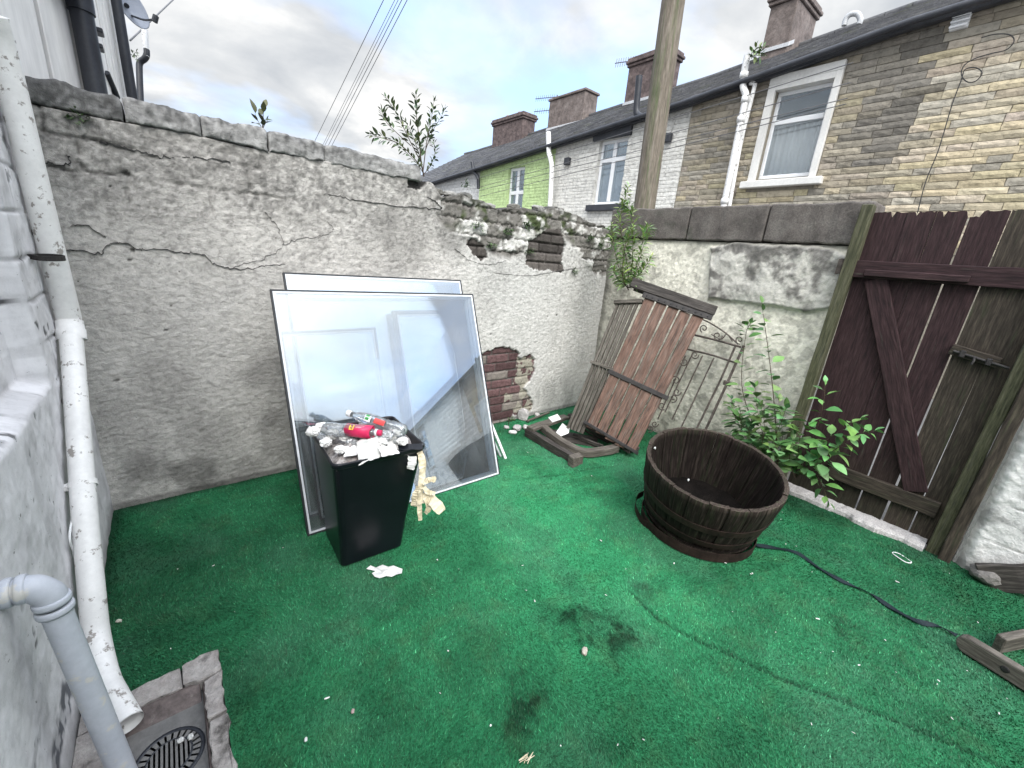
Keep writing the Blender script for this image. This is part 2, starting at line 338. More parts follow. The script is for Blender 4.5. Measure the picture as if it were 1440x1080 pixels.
MT = dict(
    render=vmat('weathered_render', bump=0.9, bscale=46, bdist=0.009, stretch=(1, 1, 1.15), fine=.34, distort=.35, comb=True, speck=(55, .66, .72, (.05, .05, .045))),
    cream=vmat('cream_roughcast', bump=0.7, bscale=50, bdist=0.009, fine=.3, distort=.6, speck=(40, .7, .78, (.09, .08, .06))),
    paint=vmat('flaking_wall_paint', bump=0.45, bscale=30, bdist=0.004, fine=.16, rough=.7, speck=(34, .66, .69, (.16, .155, .15))),
    turf=vmat('turf_backing', bump=0.9, bscale=260, bdist=0.006, fine=.6, rough=.95),
    blade=vmat('turf_blade', bump=0, bscale=30, fine=.15, rough=.6, spec=.3),
    stone=vmat('house_stone', bump=.9, bscale=16, bdist=.025, fine=.45),
    brick=vmat('old_brick', bump=.7, bscale=70, bdist=.004, fine=.4),
    crack=mat('crack_shadow_gap', [(.03, .03, .03), (.06, .058, .055)], bump=0, rough=1),
    concrete=mat('concrete', [(.16, .15, .145), (.25, .24, .23)], scale=4, bump=.5, bscale=80),
    mortar=mat('broken_mortar', [(.17, .15, .14), (.29, .27, .255), (.36, .34, .32)], scale=14, bump=.9, bscale=45, bdist=.012, dirt=((.06, .055, .05), 9, .55, .68)),
    coping=mat('dark_coping_stone', [(.075, .066, .06), (.125, .11, .10), (.17, .155, .14)], scale=7, bump=.6, bscale=90, bdist=.006, fine=.4, dirt=((.05, .055, .04), 5, .55, .7)),
    tread=mat('threshold_concrete', [(.40, .38, .37), (.56, .54, .53)], scale=18, bump=1, bscale=120, bdist=.006, fine=.45),
    pvc=mat('white_pvc_dirty', [(.68, .675, .66), (.77, .765, .75)], scale=6, rough=.4, bump=.1, bscale=40, fine=.08, dirt=((.30, .28, .26), 24, .585, .625)),
    grey_pvc=mat('grey_pvc', [(.40, .425, .475), (.48, .505, .55)], scale=8, rough=.38, bump=.08, bscale=50, fine=.07, dirt=((.52, .51, .48), 17, .58, .63)),
    black_pvc=mat('black_pvc', [(.018, .02, .026), (.035, .038, .045)], scale=6, rough=.4, bump=.1, fine=.2),
    upvc=mat('white_window_frame', [(.74, .75, .76), (.80, .81, .82)], scale=3, rough=.35, bump=0, fine=.04),
    wpaint=mat('white_masonry_paint', [(.62, .61, .59), (.72, .71, .69)], scale=3, rough=.8, bump=.25, bscale=30, fine=.1, dirt=((.42, .41, .38), 5, .6, .8)),
    stonetrim=mat('painted_window_surround', [(.60, .59, .56), (.72, .71, .68)], scale=2.5, rough=.8, bump=.15, bscale=25, fine=.1),
    roof=mat('roof_slate', [(.055, .055, .06), (.09, .09, .095), (.13, .128, .125)], scale=2.2, rough=.75, bump=.5, bscale=14, bdist=.02, fine=.35, dirt=((.08, .085, .06), 1.5, .55, .7)),
    gutter=mat('dark_gutter', [(.03, .033, .04), (.06, .062, .07)], scale=3, rough=.5, bump=.1, fine=.2),
    chim=mat('rendered_chimney', [(.105, .085, .076), (.165, .135, .122), (.21, .178, .162)], scale=3, bump=.8, bscale=9, bdist=.03, fine=.4),
    pot=mat('clay_pot', [(.25, .16, .11), (.33, .22, .16)], bump=.2),
    lead=mat('lead_flashing', [(.42, .43, .44), (.55, .56, .57)], scale=5, rough=.5, bump=.2),
    alu=mat('aerial_metal', [(.12, .12, .13), (.2, .2, .21)], rough=.5, bump=0, metal=.6, fine=.1),
    dish=mat('grey_dish', [(.16, .18, .22), (.22, .24, .28)], rough=.5, bump=0, fine=.1),
    pole=mat('weathered_pole', [(.10, .085, .065), (.17, .145, .115), (.24, .21, .175)], scale=3, rough=.85, bump=.9, bscale=9, bdist=.012, coord='tex', stretch=(.8, 9, 9), fine=.45, fscale=10, dirt=((.10, .12, .06), 1.2, .52, .66)),
    board=mat('white_weatherboard', [(.68, .67, .65), (.78, .77, .75)], scale=4, rough=.6, bump=.2, bscale=10, stretch=(1, 1, .25), fine=.16, dirt=((.28, .27, .26), 5, .62, .8)),
    maroon=wood('maroon_gate_paint', [(.016, .008, .009), (.032, .015, .0165), (.050, .027, .028)], dirt=((.06, .055, .045), 4, .60, .75)),
    barewood=wood('bare_grey_brown_wood', [(.022, .017, .013), (.046, .036, .027), (.080, .064, .048)], dirt=((.05, .055, .03), 3, .55, .7)),
    greenwood=wood('algae_green_post', [(.040, .042, .022), (.075, .076, .042), (.11, .105, .068)], dirt=((.05, .05, .04), 4, .55, .72)),
    redslat=wood('faded_red_slat', [(.055, .035, .028), (.135, .078, .058), (.21, .135, .105)], dirt=((.12, .10, .085), 6, .50, .66)),
    greyslat=wood('silvered_slat', [(.058, .050, .042), (.105, .092, .077), (.16, .145, .125)], dirt=((.06, .055, .045), 4, .55, .7)),
    darkwood=wood('blackened_wood', [(.022, .019, .017), (.045, .039, .035), (.09, .08, .072)], dirt=((.15, .14, .125), 6, .6, .75)),
    stave=wood('wet_barrel_stave', [(.007, .005, .004), (.018, .013, .011), (.045, .036, .030)], dirt=((.020, .026, .013), 4, .52, .70), spec=.12),
    hoop=mat('rusted_hoop', [(.012, .008, .007), (.026, .015, .012), (.040, .026, .021)], scale=12, rough=.7, bump=.4, metal=.3, fine=.4),
    rust=mat('rusty_iron', [(.055, .048, .043), (.11, .090, .078), (.16, .135, .12)], scale=20, rough=.8, bump=.4, fine=.4, metal=.2),
    iron=mat('dark_iron', [(.03, .028, .028), (.06, .055, .053)], scale=20, rough=.6, bump=.3, metal=.4, fine=.3),
    bin=mat('black_planter_plastic', [(.004, .0045, .007), (.008, .009, .013)], scale=3, rough=.33, bump=.05, bscale=30, fine=.1, dirt=((.02, .02, .024), 5, .62, .8), spec=.4),
    paper=mat('crumpled_paper', [(.60, .59, .57), (.74, .73, .71)], scale=18, rough=.8, bump=.3, bscale=50, fine=.1, dirt=((.40, .33, .30), 16, .62, .72)),
    tape=mat('yellowed_tape', [(.40, .34, .22), (.60, .53, .37), (.68, .62, .48)], scale=22, rough=.6, bump=.3, fine=.2),
    pink=mat('pink_label', [(.52, .02, .08), (.64, .035, .12)], scale=20, rough=.35, bump=.1, fine=.1),
    orange=mat('orange_red_label', [(.55, .06, .06), (.60, .09, .08)], scale=20, rough=.4, bump=0, fine=.1),
    greenlab=mat('green_label', [(.03, .22, .05), (.05, .30, .08)], scale=20, rough=.4, bump=0, fine=.1),
    yellow=mat('yellow_print', [(.72, .52, .05), (.75, .58, .08)], rough=.4, bump=0, fine=.05),
    whitecap=mat('white_plastic_cap', [(.66, .68, .68), (.74, .75, .75)], rough=.35, bump=0, fine=.05),
    strap=mat('dark_blue_green_strap', [(.004, .010, .014), (.010, .020, .024)], scale=30, rough=.6, bump=.3, bscale=200, fine=.3),
    leaf=vmat('bright_leaf', rough=.45, bump=.2, bscale=40, fine=.2, spec=.4),
    stem=mat('brown_stem', [(.045, .03, .02), (.085, .06, .04)], scale=40, bump=.3),
    moss=vmat('moss_weed', rough=.8, bump=.3, fine=.3),
    curtain=mat('net_curtain', [(.74, .73, .70), (.80, .79, .77)], scale=4, rough=.9, bump=.1, fine=.1),
    dark=mat('dark_interior', [(.02, .02, .022), (.03, .03, .033)], bump=0, rough=.9),
    wire=mat('cable_sheath', [(.10, .10, .105), (.15, .15, .155)], bump=0, rough=.6, fine=.05),
    blackwire=mat('black_cable', [(.03, .03, .03), (.05, .05, .05)], bump=0, rough=.6, fine=.05),
    seal=mat('black_edge_seal', [(.018, .02, .024), (.035, .038, .042)], scale=20, rough=.5, bump=.1, fine=.2),
    spacer=mat('silver_spacer', [(.55, .57, .60), (.68, .70, .72)], scale=20, rough=.35, bump=.05, metal=.0, fine=.08),
    whitebar=mat('white_glazing_bead', [(.70, .71, .71), (.78, .78, .78)], rough=.4, bump=0, fine=.05),
    bright=mat('white_tile', [(.72, .72, .70), (.80, .80, .78)], rough=.4, bump=.1, fine=.06),
)
MT['glass'] = glassmat('coated_glass', (.93, .96, .97), .055, (.90, .95, 1.0), base=.19)
MT['hglass'] = glassmat('house_glass', (.93, .95, .96), .02, (.8, .88, .95), base=.07, fm=.7)
MT['glass_blue'] = glassmat('blue_coated_glass', (.86, .92, .95), .04, (.78, .88, 1.0), base=.42)
MT['film'] = glassmat('clear_film', (.95, .96, .97), .35, (.9, .92, .95), .15, base=.10)
MT['bottle'] = glassmat('clear_bottle', (.96, .97, .97), .10, (.9, .92, .95), .08, base=.03)

# ================================================================== SETTING
XL, YB, XR, XG = -0.409, 2.873, 3.577, 3.56
mb = MB(); mb.box((-120, -120, -.5), (160, 160, -.03))
tag(mb.build('ground', mat('alley_ground', [(.10, .10, .098), (.17, .165, .16)], scale=2, bump=.6, bscale=30), base=(0, 0, -.03)), kind='structure')

def cells(P, ch, bl, seed):
    row = np.floor(P[:, 1]/ch).astype(int)
    rr = np.random.default_rng(seed); jit = rr.random(400)
    off = (row % 2)*.5*bl + jit[(row+100) % 400]*bl*.35
    xs = P[:, 0]+off; c = np.floor(xs/bl).astype(int)
    fx = xs-c*bl; fz = P[:, 1]-row*ch
    e = np.minimum(np.minimum(fx, bl-fx), np.minimum(fz, ch-fz))
    tabl = rr.random(4001); idv = tabl[(c*37+row*101+2000) % 4001]
    return e, idv
def P2Y(pts, Y=YB): return [tuple(PY(x, y, Y)[[0, 2]]) for x, y in pts]

# ---- artificial turf: one rumpled sheet
xs = np.r_[np.linspace(XL-.01, -.035, 30)[:-1], np.linspace(-.035, 3.62, 330)]
ys = np.r_[np.linspace(-1.3, 1.0, 150)[:-1], np.linspace(1.0, 1.555, 46)[:-1], np.linspace(1.555, YB+.01, 100)]
gx, gy = np.meshgrid(xs, ys, indexing='ij'); TP = np.c_[gx.ravel(), gy.ravel()]
folds = []
def fold(px, amp, w, asym=0):
    folds.append(([tuple(G(*p)[:2]) for p in px], amp, w, asym))
fold([(168, 752), (215, 728), (262, 712), (322, 692), (372, 680)], .012, .028)
fold([(160, 792), (230, 770), (300, 748), (420, 722)], .006, .05)
fold([(705, 680), (745, 678), (790, 672), (835, 664), (880, 656)], .016, .030)
fold([(712, 640), (750, 646), (790, 648), (815, 655)], .014, .028)
fold([(480, 832), (560, 850), (640, 850)], .004, .07)
fold([(1062, 808), (1090, 800), (1125, 788)], .006, .02)
fold([(1120, 860), (1170, 868), (1230, 870)], .005, .07)
fold([(1160, 730), (1210, 757), (1280, 790)], .008, .05)
seam = [tuple(G(*p)[:2]) for p in [(885, 833), (925, 872), (975, 900), (1010, 915), (1060, 938), (1100, 957), (1180, 985), (1250, 1012), (1330, 1045), (1420, 1085), (1500, 1120)]]
def turf_z(P):
    z = .006*(fbm(P, 1.6, 3, 5)-.5)*2 + .004*(fbm(P, 6, 3, 9)-.5)
    for ln, a, w, asym in folds:
        d = dpoly(P, ln); z = z + a*np.exp(-(d/w)**2)*(.7+.6*fbm(P, 9, 2, 3))
    d = dpoly(P, seam); z = z + .007*np.exp(-(d/.03)**2) - .014*np.exp(-(d/.007)**2)
    return z+.004
def turf_col(P):
    n = fbm(P, 2.2, 5, 21); n2 = fbm(P, 14, 4, 31); n3 = fbm(P*np.array([1, 3.2]), 9, 4, 77)  # n3 paints the pile's sheen streaks into the colour
    base = np.array([.020, .144, .060])
    c = base[None]*(.62+.50*n+.35*n3)[:, None]
    c[:, 0] += .010*sstep(.5, .8, n2)
    c *= (1-.22*sstep(.45, .7, fbm(P, 5, 3, 61)))[:, None]*(1+.45*np.exp(-(np.hypot(P[:, 0]-1.45, P[:, 1]-1.15)/.75)**2))[:, None]*(1+.25*sstep(.5, .75, fbm(P, 1.1, 3, 66)))[:, None]; gr = (.35*sstep(.5, .72, fbm(P, 3.5, 4, 67)))[:, None]; c = c*(1-gr)+np.array([.055, .165, .095])*gr  # middle of the turf painted brighter, fading out like a vignette
    # dark trampled / wet patches
    for px, r, k in (((790, 890), .10, .62), ((830, 885), .13, .55), ((760, 905), .08, .5), ((745, 965), .09, .6), ((735, 1000), .07, .6), ((760, 985), .06, .5), ((715, 960), .05, .5), ((730, 1045), .05, .4), ((880, 910), .07, .55), ((780, 860), .09, .5), ((820, 690), .12, .3), ((905, 830), .05, .55),
                     ((770, 930), .06, .4), ((855, 900), .08, .5), ((800, 835), .06, .3), ((1240, 920), .16, .3), ((860, 1040), .07, .4), ((970, 655), .10, .3), ((430, 920), .2, .2), ((1190, 880), .1, .35), ((250, 950), .25, .2), ((560, 940), .16, .2)):
        q = G(*px)[:2]; d = np.hypot(*(P-q).T)
        c *= (1-.8*k*sstep(1.45, .4, d/r+1.2*(fbm(P, 10, 4, 44)-.5)*2)*(.35+.65*sstep(.42, .56, fbm(P, 24, 5, 13, .65))))[:, None]
    d = dpoly(P, seam); c *= (1-.88*np.exp(-(d/.0075)**2))[:, None]*(1+.10*np.exp(-((d-.03)/.02)**2))[:, None]  # dark seam line; highlight on the ridge beside it painted paler
    # grime collecting along the walls
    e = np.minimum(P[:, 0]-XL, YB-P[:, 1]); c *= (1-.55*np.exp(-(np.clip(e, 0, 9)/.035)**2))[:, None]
    c *= (1-.25*sstep(2.6, 3.5, P[:, 0]))[:, None]*(1-.30*sstep(.55, -.3, P[:, 0]+.4*(fbm(P, 2, 3, 68)-.5)))[:, None]  # wider side darkening paints vignette and ambient shade into the colour
    return np.clip(c, .002, 1)
tz = turf_z(TP); V = np.c_[TP, tz]
nu, nv = len(xs), len(ys)
cx = (gx[:-1, :-1]+gx[1:, 1:])/2; cyy = (gy[:-1, :-1]+gy[1:, 1:])/2
edge = 3.50+.055*np.clip(cyy, -.5, 1)
keep = ~((cx < -.035) & (cyy > 1.0) & (cyy < 1.555)) & (cx < edge) & ~((cx > 3.16) & (cyy < -.55))
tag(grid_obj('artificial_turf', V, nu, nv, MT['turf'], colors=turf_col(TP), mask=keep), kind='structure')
# pile of the turf: short plastic blades, denser near the viewer's standing spot where they resolve
nb = 520000
th = rng.uniform(-0.42, 1.95, nb*2); rr = .35+3.9*rng.random(nb*2)**1.15
BX, BY = rr*np.sin(th), rr*np.cos(th)
ok = (BX > XL+.01) & (BX < 3.47+.055*np.clip(BY, -.5, 1)) & (BY < YB-.005) & (BY > -1.2) & ~((BX < -.03) & (BY > 1.0) & (BY < 1.56)) & ~((BX > 3.14) & (BY < -.52))
BP = np.c_[BX, BY][ok][:nb]; BP = BP[dpoly(BP, seam) > .005]; nb = len(BP)
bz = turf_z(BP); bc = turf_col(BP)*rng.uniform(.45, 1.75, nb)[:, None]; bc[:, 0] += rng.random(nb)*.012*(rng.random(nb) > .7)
hl = rng.random(nb) > .985; bc[hl] = bc[hl]*2.2+np.array([.02, .03, .025])  # scattered blades painted paler as highlights
ang = rng.uniform(0, 2*np.pi, nb); dist = np.hypot(*BP.T); w = rng.uniform(.0009, .0018, nb)*(.8+.35*dist); hgt = rng.uniform(.004, .0105, nb)
lean = rng.uniform(.3, 1.5, nb)*hgt; la = fbm(BP, 1.7, 3, 201)*14+rng.normal(0, .8, nb)
dx, dy = np.cos(ang)*w, np.sin(ang)*w
BV = np.stack([np.c_[BP[:, 0]-dx, BP[:, 1]-dy, bz-.001], np.c_[BP[:, 0]+dx, BP[:, 1]+dy, bz-.001], np.c_[BP[:, 0]+np.cos(la)*lean, BP[:, 1]+np.sin(la)*lean, bz+hgt]], 1).reshape(-1, 3)
me = bpy.data.meshes.new('turf_pile'); me.vertices.add(nb*3); me.vertices.foreach_set('co', BV.astype(np.float32).ravel())
me.loops.add(nb*3); me.loops.foreach_set('vertex_index', np.arange(nb*3, dtype=np.int32)); me.polygons.add(nb)
me.polygons.foreach_set('loop_start', np.arange(0, nb*3, 3, dtype=np.int32)); me.update(calc_edges=True)
ca = me.attributes.new('col', 'FLOAT_COLOR', 'POINT'); ca.data.foreach_set('color', np.c_[np.repeat(np.clip(bc, 0, 1), 3, 0), np.ones(nb*3)].astype(np.float32).ravel())
me.materials.append(MT['blade']); o = bpy.data.objects.new('turf_pile', me); COL.objects.link(o)
tag(o, 'short green plastic pile of the artificial turf covering the yard', 'turf', kind='stuff')

# ---- back wall
BW = thing('rendered_wall', 'long grey rendered back wall with cracked coping stones and two patches of bare brick', 'wall', (1.5, YB, 0))
xs = np.arange(XL-.06, XR+.16, .0085); nfront = 236
def topz(x):
    left = 1.990+.004*np.sin(x*9)
    br = 1.93+.035*(fbm(np.c_[x, x*0], 5, 3, 4)-.5)*2 + .05*np.exp(-((x-2.75)/.25)**2) - .05*np.exp(-((x-2.15)/.2)**2) - .035*sstep(3.1, 3.5, x) + .02*(vnoise(np.c_[x*14, x*0], 8)-.5)
    return np.where(x < 1.50, left, left+(br-left)*sstep(1.50, 1.62, x))
tz = topz(xs)
u = np.linspace(0, 1, nfront)
gx = np.repeat(xs, nfront+5).reshape(len(xs), nfront+5); gz = np.zeros_like(gx); gyd = np.zeros_like(gx)
gz[:, :nfront] = -.03+(tz[:, None]+.03)*u[None]; 
for k in range(5):
    gz[:, nfront+k] = tz+(.004*np.sin(xs*23+k)+.006*(vnoise(np.c_[xs*11, xs*0+k*3], 5)-.5) if k < 4 else -.6); gyd[:, nfront+k] = .05*(k+1) if k < 4 else .2
P = np.c_[gx.ravel(), gz.ravel()]; n = len(P)
holeA = P2Y([(672, 503), (684, 494), (700, 489), (716, 488), (728, 494), (733, 505), (745, 498), (752, 506), (752, 522), (746, 536), (737, 545), (744, 556), (751, 568), (746, 580), (735, 582), (722, 584), (716, 594), (708, 604), (690, 612), (672, 612)])
holeB = P2Y([(742, 345), (752, 335), (770, 322), (792, 322), (795, 345), (790, 365), (792, 383), (770, 380), (752, 380), (740, 372)])
holeC = P2Y([(655, 338), (668, 335), (682, 345), (686, 362), (676, 366), (664, 356)])
holeD = P2Y([(575, 244), (594, 246), (601, 256), (588, 268), (574, 264)])
wob = np.c_[fbm(P, 40, 3, 2)-.5, fbm(P, 40, 3, 3)-.5]*.03
inA = inpoly(P+wob, holeA); inB = inpoly(P+wob, holeB) | inpoly(P+wob, holeC); inD = inpoly(P+wob, holeD)
# rubble crown exposed to the right
crown = sstep(.0, .06, P[:, 1]-(1.60+.10*np.sin(P[:, 0]*5)+.10*(fbm(P, 4, 3, 8)-.5)-.10*sstep(3.0, 3.4, P[:, 0])))*sstep(1.50, 1.66, P[:, 0])
eS, idS = cells(P+wob*1.2, .105, .26, 3)
eB, idB = cells(P-np.array([0, .02]), .083, .25, 11)
dsp = .007*(fbm(P, 2.2, 2, 1)-.5)*2 + .0028*(fbm(P*np.array([1, 1.6]), 30, 3, 6)-.5)*2 + .0026*(fbm(P, 62, 2, 12)-.5)*2
dsp += crown*(-.018*sstep(.014, .0, eS)+(idS-.5)*.026+.014*(fbm(P, 20, 3, 14)-.5)*2)
dsp[inA] = -.030+.012*sstep(.003, .010, eB[inA])+(idB[inA]-.5)*.006+.004*(fbm(P[inA], 50, 3, 2)-.5)
dsp[inB] = -.034+.022*sstep(.002, .012, eB[inB])+(idB[inB]-.5)*.02
dsp[inD] -= .03
# shallow upper joints where stones grin through the thin render on the left
grin = sstep(1.58, 1.68, P[:, 1]+.06*(fbm(P, 5, 2, 3)-.5))*sstep(1.0, .2, P[:, 0])
eG, idG = cells(P+wob, .135, .33, 19); dsp += grin*(-.012*sstep(.010, 0, eG)*sstep(.35, .6, fbm(P, 3, 2, 33))+(idG-.5)*.012)
# colour map
left = np.array([.485, .466, .435]); right = np.array([.51, .50, .475])
k = sstep(1.2, 2.6, P[:, 0]+.6*(fbm(P, 1.5, 3, 15)-.5))[:, None]
C = left*(1-k)+right*k
f1 = fbm(P, 3.2, 5, 41); f2 = fbm(P*np.array([1, .55]), 6.5, 5, 51); f3 = fbm(P, 52, 3, 61, .6)
C = C*(.86+.28*f1)[:, None]*(.90+.20*fbm(P, 62, 2, 43))[:, None]
C *= (1-.22*sstep(.50, .66, f2)*(.4+.6*sstep(.75, .2, P[:, 1])))[:, None]      # damp blotches, more of them low down
C *= (1-.34*sstep(.55, .68, f3)*(.35+.65*sstep(1.0, 1.75, P[:, 1])))[:, None]   # algae specks, more of them high up
for px, r, kk in (((455, 625), .22, .35), ((215, 660), .12, .35), ((275, 665), .12, .4), ((290, 620), .2, .2), ((385, 520), .18, .3), ((240, 540), .16, .22), ((290, 690), .10, .35), ((380, 590), .13, .33), ((560, 340), .25, .25), ((640, 330), .2, .3)):
    q = PY(*px, YB)[[0, 2]]; d = np.hypot(*(P-q).T); C *= (1-kk*sstep(1.25, .3, d/r+1.3*(fbm(P, 7, 4, 71)-.5)*2*.6))[:, None]
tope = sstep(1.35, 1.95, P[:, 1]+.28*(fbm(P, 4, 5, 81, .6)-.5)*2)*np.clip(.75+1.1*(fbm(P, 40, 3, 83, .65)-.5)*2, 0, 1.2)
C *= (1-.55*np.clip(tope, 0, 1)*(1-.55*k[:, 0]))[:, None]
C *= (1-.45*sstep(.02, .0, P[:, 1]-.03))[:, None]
C *= (1-.35*grin*sstep(.010, .002, eG)*sstep(.35, .6, fbm(P, 3, 2, 33)))[:, None]
kc = sstep(.40, .56, fbm(P, 13, 4, 91)+(idS-.5)*.5)[:, None]; cr = np.array([.52, .51, .48])*kc+np.array([.17, .16, .145])*(1-kc)
cr = cr*(.7+.6*fbm(P, 40, 3, 92))[:, None]*(1-.5*sstep(.010, .0, eS))[:, None]
mossy = sstep(.55, .68, fbm(P, 9, 4, 94))[:, None]*sstep(1.66, 1.82, P[:, 1])[:, None]; cr = cr*(1-mossy)+np.array([.055, .07, .03])*mossy
topd = sstep(.06, .0, np.interp(P[:, 0], xs, tz)-P[:, 1]+.03*(fbm(P, 14, 3, 95)-.5))[:, None]; cr = cr*(1-topd*.7)+np.array([.075, .072, .066])*topd*.7
C = C*(1-crown[:, None])+cr*crown[:, None]
bk = np.array([.115, .066, .066])*(.6+.8*idB)[:, None]*(.7+.6*fbm(P, 60, 3, 97))[:, None]
bk = np.where((idB > .80)[:, None], np.array([.20, .175, .155])*(.8+.4*f3)[:, None], bk)
bk = np.where((eB < .005)[:, None], np.array([.10, .092, .085]), bk)
mo = (fbm(P, 12, 3, 98) > .56)[:, None] & (P[:, :1] > 2.35); bk = np.where(mo, np.array([.30, .28, .23]), bk)
C[inA] = bk[inA]
C[inB] = (np.array([.085, .075, .068])*(.6+.8*idB)[:, None]*(.6+.8*fbm(P, 45, 3, 99))[:, None]*(.5+.5*sstep(.0, .01, eB))[:, None])[inB]
C[inD] = np.array([.035, .034, .032])
for px, r in (((176, 243), .022), ((155, 262), .006), ((233, 464), .012), ((115, 318), .008), ((186, 352), .015), ((165, 535), .014), ((182, 366), .012), ((240, 430), .006), ((300, 352), .006), ((690, 470), .01), ((783, 443), .012), ((770, 445), .008)):
    q = PY(*px, YB)[[0, 2]]; d = np.hypot((P[:, 0]-q[0]), (P[:, 1]-q[1])*1.5)+.5*r*(fbm(P, 90, 2, 7)-.5)*2; s = sstep(r, r*.6, d)
    C *= (1-.8*s)[:, None]; dsp -= .01*s
back = gyd.ravel() > 0; C[back] = C[back]*.6
V = np.c_[P[:, 0], YB-np.where(back, 0, dsp)+gyd.ravel(), P[:, 1]]
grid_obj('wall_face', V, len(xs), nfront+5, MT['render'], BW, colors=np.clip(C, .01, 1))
# cracks: dark ribbons standing in for the shadow inside narrow fissures
def crack(px, w0, seed):
    random.seed(seed); pts = smooth_path([PY(x, y, YB) for x, y in px], 7); mbk = MB(); L = []; U = []
    for i, p in enumerate(pts):
        a = p+np.array([random.gauss(0, .0035), 0, random.gauss(0, .0035)]); w = w0*random.uniform(.35, 1.25)*min(1, .25+i*.3, .25+(len(pts)-1-i)*.3)
        L.append(a-np.array([0, .0, w])); U.append(a+np.array([0, .0, w]))
    vs = []
    for a, b in zip(L, U): vs += [a+np.array([0, -.004, 0]), b+np.array([0, -.004, 0]), b+np.array([0, .03, 0]), a+np.array([0, .03, 0])]
    fs = []
    for i in range(len(L)-1): fs += [(4*i+q, 4*i+(q+1) % 4, 4*i+4+(q+1) % 4, 4*i+4+q) for q in range(4)]
    mbk.add(vs, fs); mbk.build('crack', MT['crack'], BW)
crack([(86, 351), (110, 352), (140, 357), (154, 344), (178, 342), (192, 350), (205, 351), (235, 352), (262, 356), (285, 358), (300, 370), (325, 377), (352, 378), (370, 374), (400, 371)], .0024, 1)
crack([(325, 377), (340, 372), (375, 362), (398, 345), (390, 320), (372, 298)], .0011, 2)
crack([(398, 345), (425, 335), (452, 332), (468, 322), (460, 312)], .0010, 3)
crack([(139, 200), (165, 204), (190, 212), (211, 217), (235, 222), (262, 221), (290, 224), (322, 226)], .0036, 4)
crack([(53, 227), (72, 231), (97, 231), (93, 215)], .0034, 5)
crack([(455, 272), (475, 275), (492, 280), (520, 284), (555, 289), (590, 292), (622, 294)], .0013, 6)
crack([(622, 294), (612, 283), (600, 276)], .0012, 7)
crack([(690, 383), (740, 388), (790, 380), (850, 372)], .0012, 8)
crack([(100, 318), (120, 316), (133, 324), (150, 333)], .0012, 10)
crack([(640, 350), (660, 366), (690, 372), (712, 366)], .0016, 11)
# coping stones on the left two thirds
random.seed(3)
joints = [-.47, .155, .60, .985, 1.30, 1.585]
joints = [-.47]+[PY(x, y, YB-.02)[0] for x, y in ((172, 150), (283, 178), (378, 200), (458, 216))]+[PY(592, 250, YB)[0]]
for i in range(5):
    a, b = joints[i]+.003, joints[i+1]-.003; nn = 60; mbk = MB()
    prof = [(-.006, 1.998), (-.010, 2.004), (-.011, 2.02), (-.011, 2.04), (-.010, 2.06), (-.008, 2.08), (.002, 2.094), (.03, 2.099), (.13, 2.10), (.21, 2.088), (.235, 2.05), (.235, 1.99)]
    vs = []; cols = []
    for q in range(nn+1):
        x = a+(b-a)*q/nn
        for (py, pz) in prof:
            nz_ = mnoise.noise_vector(Vector((x*7, py*9+i*3, pz*9)))*.010 + mnoise.noise_vector(Vector((x*22, py*26, pz*26)))*.010 + mnoise.noise_vector(Vector((x*60, py*60, pz*60)))*.004
            e = min(q, nn-q)/nn; dip = -.008*max(0, 1-e*24)
            drop = -.018*max(0, (x-.2)/1.4)
            vs.append((x+nz_.x*.5, YB+py-nz_.y-dip*(1 if py < .1 else 0), pz+nz_.z+dip+drop))
            t = .5+.5*mnoise.noise(Vector((x*5, py*4, pz*11+7)))+.5*mnoise.noise(Vector((x*21, py*15, pz*30)))
            hh = (pz-2.0)/.10
            sp_ = mnoise.noise(Vector((x*34, pz*40, i)))+.7*mnoise.noise(Vector((x*70, pz*80, i)))
            g = max(.06, .36-.27*max(0, min(1, t*.8+hh*.5-.18+.5*sp_+(.4 if i == 0 else 0))))
            cols.append((g, g*.985, g*.955))
    k = len(prof); fs = [tuple(range(k)), tuple(range(nn*k, nn*k+k))[::-1]]
    for q in range(nn):
        for j in range(k): j2 = (j+1) % k; fs.append((q*k+j, (q+1)*k+j, (q+1)*k+j2, q*k+j2))
    mbk.add(vs, fs, col=cols, smooth=True); mbk.build('coping_stone', MT['render'], BW)
# loose stones along the broken crown
for i, (x, y, s) in enumerate(((635, 258, .05), (655, 268, .07), (690, 281, .06), (725, 288, .05), (760, 291, .07), (788, 296, .05), (820, 305, .055), (612, 255, .06))):
    p = PY(x, y, YB+.06); mbk = MB(); chunk(mbk, (p[0], YB+.09, topz(np.array([p[0]]))[0]+.012), (s*1.5, s, s*.55), i, col=(.15, .145, .13) if i % 2 else (.26, .255, .24)); mbk.build('broken_stone', MT['render'], BW, bevel=.004)

# ---- right wall (left of the gate)
RW = thing('gateside_wall', 'cream roughcast wall with dark flat coping stones between the corner and the gate', 'wall', (XR, 1.85, 0))
ys = np.arange(YB+.02, .845, -.0085); nz2 = 205; nc = 3
gy = np.repeat(ys, nz2+nc).reshape(len(ys), nz2+nc); gz = np.tile(np.r_[np.linspace(-.03, 1.80, nz2), np.full(nc, 1.80)], (len(ys), 1)); dpt = np.tile(np.r_[np.zeros(nz2), np.linspace(.06, .22, nc)], (len(ys), 1))
P = np.c_[gy.ravel(), gz.ravel()]
dsp = .008*(fbm(P, 2.5, 2, 101)-.5)*2+.0035*(fbm(P*np.array([1.2, 1]), 28, 3, 102)-.5)*2+.003*(fbm(P, 60, 2, 103)-.5)*2
lump = [tuple(PX(x, y, XR)[[1, 2]]) for x, y in [(1000, 348), (1040, 340), (1120, 346), (1168, 348), (1196, 362), (1192, 400), (1180, 430), (1160, 436), (1135, 440), (1095, 432), (1050, 427), (996, 420)]]
